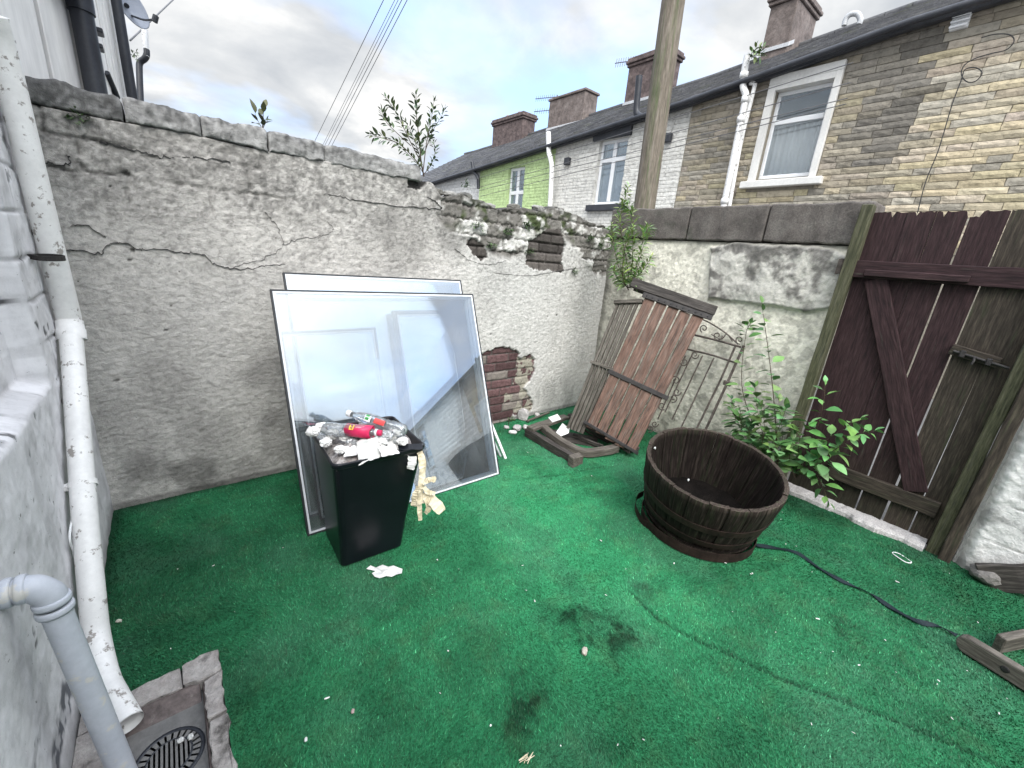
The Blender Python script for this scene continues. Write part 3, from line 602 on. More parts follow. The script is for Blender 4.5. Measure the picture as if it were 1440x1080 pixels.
wob = np.c_[fbm(P, 18, 3, 104)-.5, fbm(P, 18, 3, 105)-.5]*.05
ds = dpoly(P+wob*.4, lump+[lump[0]]); lin = inpoly(P+wob*.4, lump); sdl = np.where(lin, ds, -ds); lm = sstep(-.008, .02, sdl)
dsp += lm*(.035+.014*(fbm(P, 9, 3, 106)-.5)*2)
C = np.array([.74, .71, .61])*(.85+.3*fbm(P, 4, 4, 111))[:, None]*(.84+.32*fbm(P, 65, 2, 117))[:, None]
C *= (1-.35*sstep(.5, .66, fbm(P, 7, 5, 112))*sstep(1.2, .1, P[:, 1]))[:, None]
kl = sstep(.33, .56, fbm(P, 9, 5, 113)-.20*sstep(1.45, 1.80, P[:, 1])+.10+.25*(fbm(P, 38, 3, 118)-.5))[:, None]; lc = np.array([.54, .52, .47])*kl+np.array([.19, .18, .165])*(1-kl)*(.75+.5*fbm(P, 45, 3, 114))[:, None]
C = C*(1-lm[:, None])+lc*lm[:, None]
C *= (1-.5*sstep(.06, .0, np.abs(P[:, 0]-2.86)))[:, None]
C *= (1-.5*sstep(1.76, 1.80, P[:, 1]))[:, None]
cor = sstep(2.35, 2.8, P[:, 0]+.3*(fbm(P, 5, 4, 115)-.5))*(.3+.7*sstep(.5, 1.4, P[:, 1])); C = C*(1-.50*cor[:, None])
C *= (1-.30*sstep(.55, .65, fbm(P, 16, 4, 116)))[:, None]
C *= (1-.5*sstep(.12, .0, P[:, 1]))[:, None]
V = np.c_[XR-np.where(dpt.ravel() > 0, 0, dsp)+dpt.ravel(), P[:, 0], P[:, 1]]
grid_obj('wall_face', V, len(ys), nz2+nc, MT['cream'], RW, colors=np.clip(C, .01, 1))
mbk = MB(); mbk.box((XR+.02, .848, -.03), (XR+.2, YB, 1.79), col=(.3, .29, .26)); mbk.build('wall_core', MT['cream'], RW)
random.seed(5); ej = [2.90, 2.05, 1.42, .79]
for a, b in zip(ej[:-1], ej[1:]):
    mbk = MB(); mbk.plank((XR+.10, a-.004, 1.943), (XR+.10, b+.004, 1.940), (0, 0, 1), .265, .25, nseg=14, jit=.005); mbk.build('coping_stone', MT['coping'], RW, bevel=.012, seg=2)

# ---- pier and wall right of the gate
PW = thing('gate_pier', 'white painted block pier with cracked corner right of the gate', 'wall', (3.47, -.6, 0))
ysp = np.arange(-.135, -3.2, -.012); nzz = 170; gy = np.repeat(ysp, nzz+2).reshape(len(ysp), nzz+2)
hp = np.where(ysp > -.62, 1.42, 1.0)
gz = np.c_[-.03+(hp[:, None]+.03)*np.linspace(0, 1, nzz)[None], hp, hp]; dd = np.tile(np.r_[np.zeros(nzz), .12, .25], (len(ysp), 1))
P = np.c_[gy.ravel(), gz.ravel()]; eP, idP = cells(P, .23, .46, 5)
rnd = .05*sstep(.06, 0, -.135-P[:, 0])
rough_ = sstep(-.33, -.20, P[:, 0]+.1*(fbm(P, 9, 3, 3)-.5))
dsp = .006*(fbm(P, 4, 2, 121)-.5)*2+(.002+.006*rough_)*(fbm(P, 34, 3, 122)-.5)*2-rnd+(1-rough_)*(-.008*sstep(.006, 0, eP))
C = np.array([.68, .67, .65])*(.85+.3*fbm(P, 5, 4, 124))[:, None]*(1-.4*sstep(.52, .66, fbm(P, 11, 5, 125)))[:, None]*(1-.45*(1-rough_)*sstep(.008, .002, eP)*(fbm(P, 6, 2, 8) > .45))[:, None]
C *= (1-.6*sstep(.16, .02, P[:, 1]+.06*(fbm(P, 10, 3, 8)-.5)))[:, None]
V = np.c_[3.455-np.where(dd.ravel() > 0, 0, dsp)+dd.ravel(), P[:, 0], P[:, 1]]
grid_obj('pier_face', V, len(ysp), nzz+2, MT['cream'], PW, colors=np.clip(C, .01, 1))
mbk = MB(); mbk.box((3.49, -.60, -.03), (3.72, -.140, 1.41), col=(.35, .345, .33)); mbk.box((3.49, -3.2, -.03), (3.72, -.604, .99), col=(.35, .345, .33)); mbk.build('pier_core', MT['cream'], PW)

# ---- left house wall (painted blockwork with a projecting plinth)
LW = thing('painted_house_wall', 'white painted block wall with flaking paint and a sloping ledge beside the downpipe', 'wall', (XL-.05, 1.5, 0))
ys = np.arange(.25, YB+.012, .0075); zs = np.arange(-.03, 2.9, .0085)
gy, gz = np.meshgrid(ys, zs, indexing='ij'); P = np.c_[gy.ravel(), gz.ravel()]
led = np.where(P[:, 0] < 2.19, 0.0, 1.0)
zl = .935+.0*P[:, 0]+.004*(fbm(P, 20, 2, 4)-.5)
rec = sstep(zl-.006, zl+.035, P[:, 1])*sstep(2.235, 2.215, P[:, 0])
eW, idW = cells(P+np.c_[fbm(P, 12, 2, 1)-.5, fbm(P, 12, 2, 2)-.5]*.02, .155, .42, 23)
dsp = .006*(fbm(P, 3, 3, 131)-.5)*2+.0035*(fbm(P, 22, 3, 132)-.5)*2-.075*rec-(.008*sstep(.009, .0, eW)*sstep(.25, .5, fbm(P, 4, 2, 7)))*sstep(.90, .96, P[:, 1])+(idW-.5)*.003*sstep(.90, .96, P[:, 1])*sstep(0, .02, eW)
C = np.array([.68, .675, .69])*(.84+.28*fbm(P, 5, 5, 133, .6))[:, None]*(1-.14*sstep(.56, .70, fbm(P, 13, 5, 135, .6)))[:, None]
C *= (1-.18*sstep(.5, .7, fbm(P*np.array([1, .5]), 9, 4, 134)))[:, None]
for px, r, a in (((47, 325), .035, 1), ((36, 432), .016, 1), ((37, 425), .012, 1), ((62, 465), .020, 1), ((52, 458), .012, 1), ((66, 460), .010, 1), ((34, 362), .012, 1), ((28, 358), .006, 1), ((86, 565), .012, 1), ((60, 555), .006, 1), ((40, 640), .008, .8), ((70, 702), .006, 1), ((45, 705), .006, .8), ((10, 620), .02, .5),
                 ((10, 245), .02, .7), ((8, 200), .03, .6), ((20, 610), .012, .9), ((50, 585), .01, .9), ((10, 150), .03, .6), ((30, 565), .03, .4), ((47, 890), .012, .7), ((52, 905), .010, .8), ((62, 870), .008, .6), ((30, 850), .012, .4), ((86, 745), .01, .6), ((15, 440), .004, 1)):
    q = PX(*px, XL)[[1, 2]]; d = np.hypot(P[:, 0]-q[0], (P[:, 1]-q[1])*.8)+r*1.1*(fbm(P, 55, 3, 17)-.5)*2; s = a*sstep(r, r*.75, d)
    C = C*(1-s[:, None])+np.array([.085, .085, .088])*s[:, None]; dsp -= .003*s
# paint lost and blackened at the foot above the gully
for ln, w in (([(105, 930), (90, 1000), (80, 1080)], .05), ([(118, 900), (110, 960)], .03), ([(60, 1010), (48, 1080)], .02)):
    L_ = [tuple(PX(x, y, XL)[[1, 2]]) for x, y in ln]; d = dpoly(P, L_)+.05*(fbm(P, 14, 4, 18)-.5)*2; s = sstep(w, w*.4, d)*(.35+.65*(fbm(P, 30, 4, 19) > .46))
    C = C*(1-s[:, None])+np.array([.12, .125, .14])*s[:, None]
C *= (1-.42*sstep(.010, .003, eW)*sstep(.90, .96, P[:, 1])*sstep(.35, .55, fbm(P, 4, 2, 7)))[:, None]
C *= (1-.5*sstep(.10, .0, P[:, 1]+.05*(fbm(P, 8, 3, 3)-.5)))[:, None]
V = np.c_[XL+dsp, P[:, 0], P[:, 1]]
grid_obj('wall_face', V, len(ys), len(zs), MT['paint'], LW, colors=np.clip(C, .01, 1))
mbk = MB(); mbk.box((-2.6, -3.0, -.03), (XL-.12, YB+.02, 2.88)); mbk.build('wall_body', MT['wpaint'], LW)

# ================================================================== GATE
gate = thing('yard_gate', 'dark maroon plank gate with ragged top, Z-brace and bolt', 'gate', (XG, .33, 0))
random.seed(11)
def zt(y): return 2.02-.02*math.sin(y*9)
pb = [.795, .630, .502, .366, .216, .080, -.050]
for i, (a, b) in enumerate(zip(pb[:-1], pb[1:])):
    g0, g1 = (-.001, .0006, .0012, .005, .0045, .0006)[i], (.0006, .0012, .005, .0045, .0006, -.001)[i]
    g0, g1 = -g0, -g1
    slant = (0, 0, -.006, -.016, -.014, 0)[i]
    mat_ = MT['maroon'] if i < 4 else MT['barewood']
    mbk = MB(); nW, nH = 12, 26; vs = []; tx = []; off = random.random()*30; cols = []
    tops = [2.005+random.uniform(-.004, .004)-(.03 if (random.random() > .95) else 0)-(.03 if (i == 3 and q < 3) else 0) for q in range(nW+1)]
    for side in (0, 1):
        for q in range(nW+1):
            for h in range(nH+1):
                u = q/nW; zz = .012+(tops[q]-.012)*h/nH
                y = (a+g0)+(b-a-g0-g1)*u + slant*(h/nH-.5)*(1 if u > .5 else .4)
                x = XG+side*.022+.003*mnoise.noise(Vector((y*20, zz*1.3, i)))
                vs.append((x, y, zz)); tx.append((zz+off, y+off, side)); lo = max(0, 1-zz/.55)
                cols.append((1, 1, 1) if i >= 4 else (1-.25*lo, 1+.5*lo, 1-.2*lo))
    fs = []; S = (nW+1)*(nH+1); I = lambda s_, q, h: s_*S+q*(nH+1)+h
    for q in range(nW):
        for h in range(nH):
            fs.append((I(0, q, h), I(0, q, h+1), I(0, q+1, h+1), I(0, q+1, h))); fs.append((I(1, q, h), I(1, q+1, h), I(1, q+1, h+1), I(1, q, h+1)))
    for q in range(nW): fs.append((I(0, q, nH), I(1, q, nH), I(1, q+1, nH), I(0, q+1, nH))); fs.append((I(0, q, 0), I(0, q+1, 0), I(1, q+1, 0), I(1, q, 0)))
    for h in range(nH): fs.append((I(0, 0, h), I(1, 0, h), I(1, 0, h+1), I(0, 0, h+1))); fs.append((I(0, nW, h), I(0, nW, h+1), I(1, nW, h+1), I(1, nW, h)))
    mbk.add(vs, fs, tex=tx, col=cols); mbk.build('plank', mat_, gate, label=None if i < 4 else 'bare grey-brown plank where the paint has gone')
for (z0, z1, a, b, w, mm) in ((1.655, 1.660, .80, -.05, .108, 'maroon'), (.272, .262, .58, 0.0, .105, 'barewood')):
    mbk = MB(); mbk.plank((XG-.018, a, z0), (XG-.018, b, z1), (0, 0, 1), w, .034, nseg=10, jit=.002); mbk.build('rail', MT[mm], gate, bevel=.004)
mbk = MB(); mbk.plank((XG-.050, .735, 1.634), (XG-.050, .26, 1.638), (0, 0, 1), .040, .03, nseg=6, jit=.002); mbk.build('batten', MT['maroon'], gate, bevel=.004)
mbk = MB(); mbk.plank((XG-.017, .672, 1.602), (XG-.017, .125, .33), (0, 1, 0), .112, .03, nseg=10, jit=.0015); mbk.build('brace', MT['maroon'], gate, bevel=.003)
bolt = MB(); bolt.plank((XG-.018, .225, 1.243), (XG-.018, .02, 1.205), (0, 0, 1), .062, .03, nseg=4); bo = bolt.build('bolt_board', MT['barewood'], gate, bevel=.004)
mbk = MB(); mbk.tube([(XG-.045, .21, 1.235), (XG-.045, -.02, 1.190)], .008); mbk.tube([(XG-.045, .12, 1.218), (XG-.075, .115, 1.200), (XG-.07, .12, 1.178)], .006); mbk.build('bolt_rod', MT['iron'], bo)
for y, z in ((.17, 1.226), (.06, 1.205)):
    mbk = MB(); mbk.box((XG-.058, y-.012, z-.02), (XG-.03, y+.012, z+.02)); mbk.build('bolt_keeper', MT['iron'], bo, bevel=.004)
mbk = MB(); mbk.plank((XG-.055, .89, 1.665), (XG-.055, .80, 1.665), (0, 0, 1), .10, .006); mbk.tube([(XG-.055, .818, 1.60), (XG-.055, .818, 1.73)], .011); mbk.build('hinge', MT['rust'], gate)
mbk = MB(); mbk.plank((3.508, .842, -.02), (3.525, .822, 2.045), (0, 1, .0), .062, .085, nseg=14, jit=.002)
o = mbk.build('gate_post', MT['greenwood'], bevel=.004); tag(o, 'thin green-tinged timber hinge post between the gate and the coping stones', 'gate post')
jm = thing('gate_jamb', 'wide mossy brown timber post closing the latch side of the gate', 'gate post', (3.5, -.08, 0))
mbk = MB(); mbk.plank((3.515, -.047, -.02), (3.525, -.067, 2.03), (0, 1, 0), .058, .075, nseg=14, jit=.002); mbk.build('stop_board', MT['greenwood'], jm, bevel=.004)
mbk = MB(); mbk.plank((3.480, -.105, -.02), (3.500, -.125, 2.03), (0, 1, 0), .056, .085, nseg=14, jit=.003); mbk.build('post', MT['barewood'], jm, bevel=.005)
# threshold
random.seed(21); mbk = MB(); nn = 34; vs = []
ends = [(G(1108, 680, .03)), (G(1293, 762, .03))]
for q in range(nn+1):
    u = q/nn; y = .80+(-.01-.80)*u; j = lambda s: random.uniform(-s, s)
    e = 3.437+.030*mnoise.noise(Vector((y*6, 1, 0)))+.012*mnoise.noise(Vector((y*24, 3, 0)))
    e += (.02 if y > .35 else 0)
    for (x, z) in ((e+.0, 0.0), (e+.004, .028), (e+.018, .046), (3.575, .050), (3.575, -.03)):
        vs.append((x+j(.002), y, z+(j(.003) if z > 0 else 0)))
fs = [(0, 1, 2, 3, 4), tuple(range(nn*5, nn*5+5))[::-1]]
for q in range(nn): fs += [(q*5+a, (q+1)*5+a, (q+1)*5+(a+1) % 5, q*5+(a+1) % 5) for a in range(5)]
mbk.add(vs, fs); tag(mbk.build('threshold', MT['tread']), 'rough white concrete threshold strip under the gate', 'threshold')

# ================================================================== PIPES ON THE LEFT WALL
dp = thing('downpipe', 'long white rainwater pipe running down the painted wall and kicking out to the gully', 'downpipe', (-.36, 1.8, 0))
PXC = -.362
path = [PX(-12, 20, PXC), PX(8, 90, PXC), PX(55, 280, PXC), PX(98, 452, PXC)]
mbk = MB(); mbk.tube(smooth_path(path, 5), .040, n=20); mbk.build('upper_pipe', MT['pvc'], dp)
low = [PX(99, 462, PXC), PX(104, 520, PXC), PX(113, 640, PXC), PX(119, 720, PXC), PX(129, 830, PXC), PX(136, 895, PXC), G(149, 955, .075), G(163, 985, .062)]
mbk = MB(); mbk.tube(smooth_path(low, 5), .037, n=20, caps=False); mbk.build('lower_pipe', MT['pvc'], dp)
mbk = MB(); a, b = PX(97.5, 452, PXC), PX(101.5, 478, PXC); mbk.tube([a, a+(b-a)*.45, a+(b-a)*.46, b], [.044, .044, .047, .047], n=20); mbk.build('pipe_socket', MT['pvc'], dp)
a, b = G(158, 975, .066), G(181, 1018, .045); mbk = MB(); mbk.tube([a, b], [.036, .038], n=20, caps=False); mbk.tube([b, a+(b-a)*.2], [.034, .033], n=20, caps=False); mbk.build('pipe_shoe', MT['pvc'], dp)
def band(center, axis, r, w, name, mt, root, spread=0):
    M = Matrix.Translation(Vector(tuple(center))) @ Vector(tuple(axis)).to_track_quat('Z', 'Y').to_matrix().to_4x4()
    mbk = MB(); mbk.lathe([(r, -w), (r+.004, -w), (r+.004, w), (r, w)], 24, M, closed=True, smooth=False)
    c = np.array(center); mbk.box((XL-.02, c[1]-.012, c[2]-w), (c[0]-r+.01, c[1]+.012, c[2]+w)); mbk.build(name, mt, root)
band(PX(116.5, 681, PXC), unit(PX(119, 720, PXC)-PX(113, 640, PXC)), .038, .010, 'pipe_clip', MT['pvc'], dp)
band(PX(69, 362, PXC), unit(PX(98, 452, PXC)-PX(55, 280, PXC)), .041, .009, 'pipe_clip', MT['iron'], dp)
dp.children[-1]['label'] = 'black metal strap round the upper pipe'
wire_p = [PX(106, 705, -.40), PX(98, 752, -.395), PX(103, 775, -.40), PX(110, 800, -.40)]
mbk = MB(); mbk.tube(smooth_path(wire_p, 5), .0035, n=6); tag(mbk.build('cable_stub', MT['whitebar']), 'short bent white cable sticking out behind the lower downpipe', 'cable')

wp = thing('waste_pipe', 'thick blue-grey plastic waste pipe with elbow dropping from the wall into the gully', 'waste pipe', (-.30, 1.32, 0))
zE = .672; yE = 1.325; dX = -.048
bend = [(-.425, yE+.005, zE+.012), (-.352+.02, yE, zE+.008), (-.322+dX+.01, yE, zE+.004), (-.300+dX, yE-.001, zE-.008), (-.288+dX, yE-.002, zE-.028), (-.286+dX, yE-.003, zE-.050)]
bend[1] = (-.385, yE, zE+.009)
mbk = MB(); mbk.tube(smooth_path(bend[1:], 6), .0315, n=24); mbk.build('elbow', MT['grey_pvc'], wp)
mbk = MB(); mbk.tube([(-.43, yE, zE+.012), (-.375, yE, zE+.008)], .029, n=22); mbk.build('stub_pipe', MT['grey_pvc'], wp)
mbk = MB(); a = np.array(bend[-1]); bot = G(190, 1092, .02); bot = np.array([-.288, 1.272, -.02])
mbk.tube([a+(bot-a)*.02, bot], .029, n=24); mbk.build('straight_pipe', MT['grey_pvc'], wp)
for c, ax, r in (((-.375, yE, zE+.009), (1, 0, -.05), .0295), ((-.398, yE, zE+.010), (1, 0, -.05), .0295), (a+np.array([0, 0, .004]), (.05, -.1, -1), .0300), (a+np.array([.001, -.001, -.022]), (.05, -.1, -1), .0305)):
    M = Matrix.Translation(Vector(tuple(c))) @ Vector(tuple(ax)).to_track_quat('Z', 'Y').to_matrix().to_4x4()
    mbk = MB(); mbk.lathe([(r-.004, -.009), (r+.0045, -.009), (r+.006, -.004), (r+.006, .004), (r+.0045, .009), (r-.004, .009)], 26, M, closed=True); mbk.build('collar', MT['grey_pvc'], wp)

# gully
gl = thing('gully', 'square drain gully with a dark round grate in a broken mortar surround', 'drain', (-.2, 1.28, 0))
random.seed(31)
def slab(pts, z0, z1, name='mortar_kerb'):
    mbk = MB(); k = len(pts); vs = []
    for z, s in ((z0, 0), (z1-.006, 0), (z1, .006)):
        for (x, y) in pts: vs.append((x+random.uniform(-.003, .003), y+random.uniform(-.003, .003), z+(random.uniform(-.004, .004) if s else 0)))
    fs = [tuple(range(2*k, 3*k))]+[(l*k+i, l*k+(i+1) % k, (l+1)*k+(i+1) % k, (l+1)*k+i) for l in (0, 1) for i in range(k)]
    mbk.add(vs, fs); return mbk.build(name, MT['mortar'], gl, bevel=.003)
def jag(a, b, n, s):
    a = np.array(a); b = np.array(b); return [tuple(a+(b-a)*i/n+np.array([random.uniform(-s, s), random.uniform(-s, s)])) for i in range(n+1)]
slab([(-.405, 1.555)]+jag((-.40, 1.475), (-.15, 1.475), 9, .006)+jag((-.15, 1.565), (-.30, 1.553), 5, .004), -.03, .012)
slab(jag((-.145, 1.472), (-.085, 1.462), 3, .003)+jag((-.037, 1.470), (-.036, 1.562), 4, .004)+jag((-.07, 1.575), (-.145, 1.562), 4, .004), -.03, .022)
slab(jag((-.088, 1.455), (-.086, 1.30), 6, .004)+jag((-.036, 1.30), (-.034, 1.462), 6, .005), -.03, .018)
slab(jag((-.087, 1.295), (-.088, 1.02), 8, .007)+jag((-.030, 1.0), (-.035, 1.292), 9, .007), -.03, .010)
slab(jag((-.405, 1.47), (-.33, 1.47), 3, .005)+jag((-.325, 1.36), (-.335, 1.10), 7, .008)[::1]+[(-.405, 1.1)], -.03, .006)
mbk = MB(); x0, x1, y0, y1 = -.335, -.086, 1.02, 1.476
mbk.hexa([(x0, y0, -.10), (x1, y0, -.10), (x1, y1, -.10), (x0, y1, -.10), (x0, y0, -.05), (x1, y0, -.05), (x1, y1, -.05), (x0, y1, -.05)])
mbk.hexa([(x1-.012, y0, -.05), (x1, y0, -.05), (x1, y1, -.05), (x1-.012, y1, -.05), (x1-.004, y0, .004), (x1, y0, .004), (x1, y1, .004), (x1-.004, y1, .004)])
mbk.hexa([(x0, y1-.09, -.05), (x1-.013, y1-.09, -.05), (x1-.013, y1, -.05), (x0, y1, -.05), (x0, y1-.012, .004), (x1-.013, y1-.012, .004), (x1-.013, y1, .004), (x0, y1, .004)])
mbk.build('gully_tray', mat('dirty_brown_tray', [(.05, .038, .036), (.10, .08, .075), (.13, .105, .10)], scale=18, rough=.6, bump=.4, fine=.4, dirt=((.2, .18, .165), 25, .6, .72)), gl, bevel=.004)
mbk = MB(); gc = G(238, 1066, -.03); cxg, cyg = gc[0], gc[1]
for r0, r1 in ((.080, .092), (.055, .060)):
    mbk.lathe([(r0, -.045), (r0, -.028), (r1, -.030), (r1, -.045)], 40, Matrix.Translation((cxg, cyg, 0)), closed=True)
for i in range(26):
    an = i*2*math.pi/26; c, s_ = math.cos(an), math.sin(an); mbk.plank((cxg+.060*c, cyg+.060*s_, -.036), (cxg+.081*c, cyg+.081*s_, -.036), (-s_, c, 0), .006, .012, nseg=1, jit=0)
for i in range(-4, 5):
    x = i*.012; l = math.sqrt(max(0, .056**2-x*x)); mbk.plank((cxg+x, cyg-l, -.036), (cxg+x, cyg+l, -.036), (1, 0, 0), .0055, .012, nseg=1, jit=0)
mbk.build('grate', MT['black_pvc'], gl)
mbk = MB(); mbk.lathe([(.001, -.0495), (.09, -.0495)], 30, Matrix.Translation((cxg, cyg, 0))); mbk.build('drain_hole_disc', MT['dark'], gl)  # flat dark disc stands in for the shaded drain opening
for i, (x, y) in enumerate(((304, 1045), (318, 1040))):
    p = G(x-50, y-5, -.02); mbk = MB(); chunk(mbk, (p[0], p[1], -.022), (.012, .010, .006), i, col=(.5, .5, .48)); tag(mbk.build('pebble', MT['render']), ('pale pebble lying on the round drain grate, rounder one', 'pale pebble lying on the round drain grate beside another')[i], 'pebble', 'pebbles on the grate')

# ================================================================== GLASS PANES
def pane(name, label, bl, br, tl, tr, group, th=.022, frame=.0085, gm='glass'):
    """sealed double-glazed unit from 4 corner points (front face)"""
    bl, br, tl, tr = [np.array(p, float) for p in (bl, br, tl, tr)]
    root = thing(name, label, 'glass pane', (bl+br)/2, group)
    n = unit(np.cross(br-bl, tl-bl)); n = n if n[1] < 0 else -n     # towards the viewer's side
    def P(u, v, d=0): return (bl*(1-u)+br*u)*(1-v)+(tl*(1-u)+tr*u)*v-n*d
    W = np.linalg.norm(br-bl); H = np.linalg.norm(tl-bl)
    fu, fv = .004/W, .004/H
    mb1 = MB(); mb1.hexa([P(fu, fv, .001), P(1-fu, fv, .001), P(1-fu, fv, th), P(fu, fv, th), P(fu, 1-fv, .001), P(1-fu, 1-fv, .001), P(1-fu, 1-fv, th), P(fu, 1-fv, th)])
    mb1.build('glass', MT[gm], root)
    def ringbar(f0, f1, d0, d1, nm, mt):
        mb2 = MB(); a0, b0, a1, b1 = f0/W, f0/H, f1/W, f1/H
        for (ua, va, ub, vb) in ((a0, b0, 1-a0, b1), (a0, 1-b1, 1-a0, 1-b0), (a0, b1+.0002, a1, 1-b1-.0002), (1-a1, b1+.0002, 1-a0, 1-b1-.0002)):
            mb2.hexa([P(ua, va, d0), P(ub, va, d0), P(ub, va, d1), P(ua, va, d1), P(ua, vb, d0), P(ub, vb, d0), P(ub, vb, d1), P(ua, vb, d1)])
        mb2.build(nm, MT[mt], root)
    ringbar(-.001, frame, -.0012, th+.001, 'edge_seal', 'seal')
    ringbar(frame+.0004, frame+.0105, -.0006, th-.0035, 'spacer_bar', 'spacer')
    return root, P, n
GP = 'glass panes leaning on the back wall'
BL, BR = np.array([.407, 2.09, .004]), np.array([1.713, 2.085, .004])
TL = PX(380, 407, .407); TR = PX(657, 413, 1.713); TR[1] = TL[1]+.012; TR[2] = TL[2]-.012
pane('glass_pane', 'large front double-glazed pane leaning over the bin', BL, BR, TL, TR, GP)
nF = unit(np.cross(BR-BL, TL-BL)); nF = nF if nF[1] < 0 else -nF
# second full-size unit behind, its top showing above the first
q = BL-nF*.10
t0, t1 = Ppl(398, 383, q, nF), Ppl(648, 394, q, nF); dv = unit(TL-BL)
def down(t, z): return t+dv*((z-t[2])/dv[2])
pane('glass_pane', 'second large glass pane whose top edge rises behind the front one', down(t0, .004), down(t1, .004), t0, t1, GP, gm='glass_blue')
q2 = BL-nF*.040
a, b = Ppl(552, 437, q2, nF), Ppl(652, 435, q2, nF); c, d = Ppl(583, 672, q2, nF), Ppl(668, 652, q2, nF)
b = a+unit(BR-BL)*.44
pane('glass_pane', 'narrow tall pane with dark left edge sandwiched behind the front pane', down(a, .006), down(b, .006), a, b, GP, th=.026, frame=.026, gm='glass_blue')
q3 = BL-nF*.155; n3 = unit(nF+np.array([0, 0, -.06]))
a, b = Ppl(393, 467, q3, n3), Ppl(528, 460, q3, n3); b[2] = a[2]+.004
dv3 = unit(np.cross(n3, unit(b-a))); dv3 = dv3 if dv3[2] > 0 else -dv3
pane('glass_pane', 'small square-topped pane standing lowest at the back left of the stack', a-dv3*(a[2]-.006)/dv3[2], b-dv3*(b[2]-.006)/dv3[2], a, b, GP, frame=.014)
# glazing strips at the right of the stack
for (x0, y0, x1, y1, w, mt, lab) in ((659, 512, 711, 645, .020, 'whitebar', 'white plastic glazing strip leaning at the right of the panes'), (664, 545, 704, 642, .014, 'spacer', 'thinner grey glazing strip leaning beside the white one')):
    a = G(x1, y1, .004); b = Ppl(x0, y0, q, nF)-nF*.03
    mbk = MB(); mbk.plank(a, b, (1, 0, 0), w, .014, nseg=6, jit=.0008); tag(mbk.build('glazing_strip', MT[mt]), lab, 'glazing strip')

# ================================================================== BIN WITH RUBBISH
cxB, cyB, roB, hB = .642, 1.905, -.03, .615
bin_ = thing('planter_bin', 'tall square black plastic planter used as a bin, full of rubbish', 'bin', (cxB, cyB, 0))
def sq(s, z, rad, n=4, rot=roB):
    out = []
    for k_ in range(4):
        cx_, cy_ = ((1, 1), (-1, 1), (-1, -1), (1, -1))[k_]
        for j in range(n+1):
            a = math.pi/2*(k_+j/n); x = cx_*(s-rad)+rad*math.cos(a); y = cy_*(s-rad)+rad*math.sin(a)
            out.append((cxB+.030*z/hB+x*math.cos(rot)-y*math.sin(rot), cyB-.010*z/hB+x*math.sin(rot)+y*math.cos(rot), z))
    return out
mbk = MB(); rings = [sq(.148, .006, .025), sq(.158, .014, .025), sq(.168, .16, .028), sq(.192, .40, .032), sq(.211, .580, .034), sq(.2125, .588, .034), sq(.220, .592, .036), sq(.2225, hB-.006, .036), sq(.222, hB, .036), sq(.217, hB+.004, .034), sq(.211, hB, .03), sq(.206, .58, .03), sq(.186, .42, .03), sq(.168, .30, .03)]
k = len(rings[0]); vs = sum(rings, []); fs = [tuple(range(k))[::-1], tuple(range((len(rings)-1)*k, len(rings)*k))]
for l in range(len(rings)-1): fs += [(l*k+i, l*k+(i+1) % k, (l+1)*k+(i+1) % k, (l+1)*k+i) for i in range(k)]
mbk.add(vs, fs); mbk.build('tub', MT['bin'], bin_, bevel=.002)
def sheet(c, ax, ay, amp, seed, n=12, mat_='paper', name='paper_scrap', label='', cat='paper', group=None, jag_=.12, root=None, gauss=0):
    """crumpled sheet with real folds"""
    c = np.array(c, float); ax = np.array(ax, float); ay = np.array(ay, float); nn = unit(np.cross(ax, ay)); rd = random.Random(seed); fl = []
    for _ in range(7):
        t = rd.uniform(0, 2*math.pi); fl.append((math.cos(t), math.sin(t), rd.uniform(-.7, .7), rd.uniform(-1, 1)))
    vs = []
    for side in (0, 1):
        for i in range(n+1):
            for j in range(n+1):
                u, v = 2*i/n-1, 2*j/n-1; r_ = max(abs(u), abs(v)); a = math.atan2(v, u)
                e = 1+jag_*mnoise.noise(Vector((math.cos(a)*2.2, math.sin(a)*2.2, seed)))*r_*2+jag_*.25*mnoise.noise(Vector((math.cos(a)*5, math.sin(a)*5, seed)))*r_
                z = sum(w*abs(u*p+v*q_-d) for p, q_, d, w in fl)/3+.4*mnoise.noise(Vector((u*2.4, v*2.4, seed)))
                vs.append(c+ax*u*e*.5+ay*v*e*.5+nn*(amp*z-side*.0012))
    S = (n+1)**2; fs = []
    for i in range(n):
        for j in range(n):
            p = i*(n+1)+j; fs += [(p, p+n+1, p+n+2, p+1), (S+p, S+p+1, S+p+n+2, S+p+n+1)]
    for i in range(n):
        for a, b in ((i, i+1), (n*(n+1)+i, n*(n+1)+i+1), (i*(n+1), (i+1)*(n+1)), (i*(n+1)+n, (i+1)*(n+1)+n)): fs.append((a, b, S+b, S+a))
    mbk = MB(); mbk.add(vs, fs); o = mbk.build(name, MT[mat_], root)
    if root is None: tag(o, label, cat, group)
    return o
zr = hB
PG = 'crumpled papers in the bin'
def onrim(px, py, z=zr): return G(px, py, z)
labs = ['crumpled off-white paper at the far left corner of the bin', 'crushed paper ball against the left rim of the bin', 'crumpled receipt under the pink-labelled bottle', 'big folded white receipt hanging over the front rim of the bin', 'creased white receipt right of the big folded one',
        'pinkish tissue crushed between the left rim and the bottle', 'wrinkled wrapper near the bin centre under the bottle cap', 'scrunched tissue low along the front left rim']
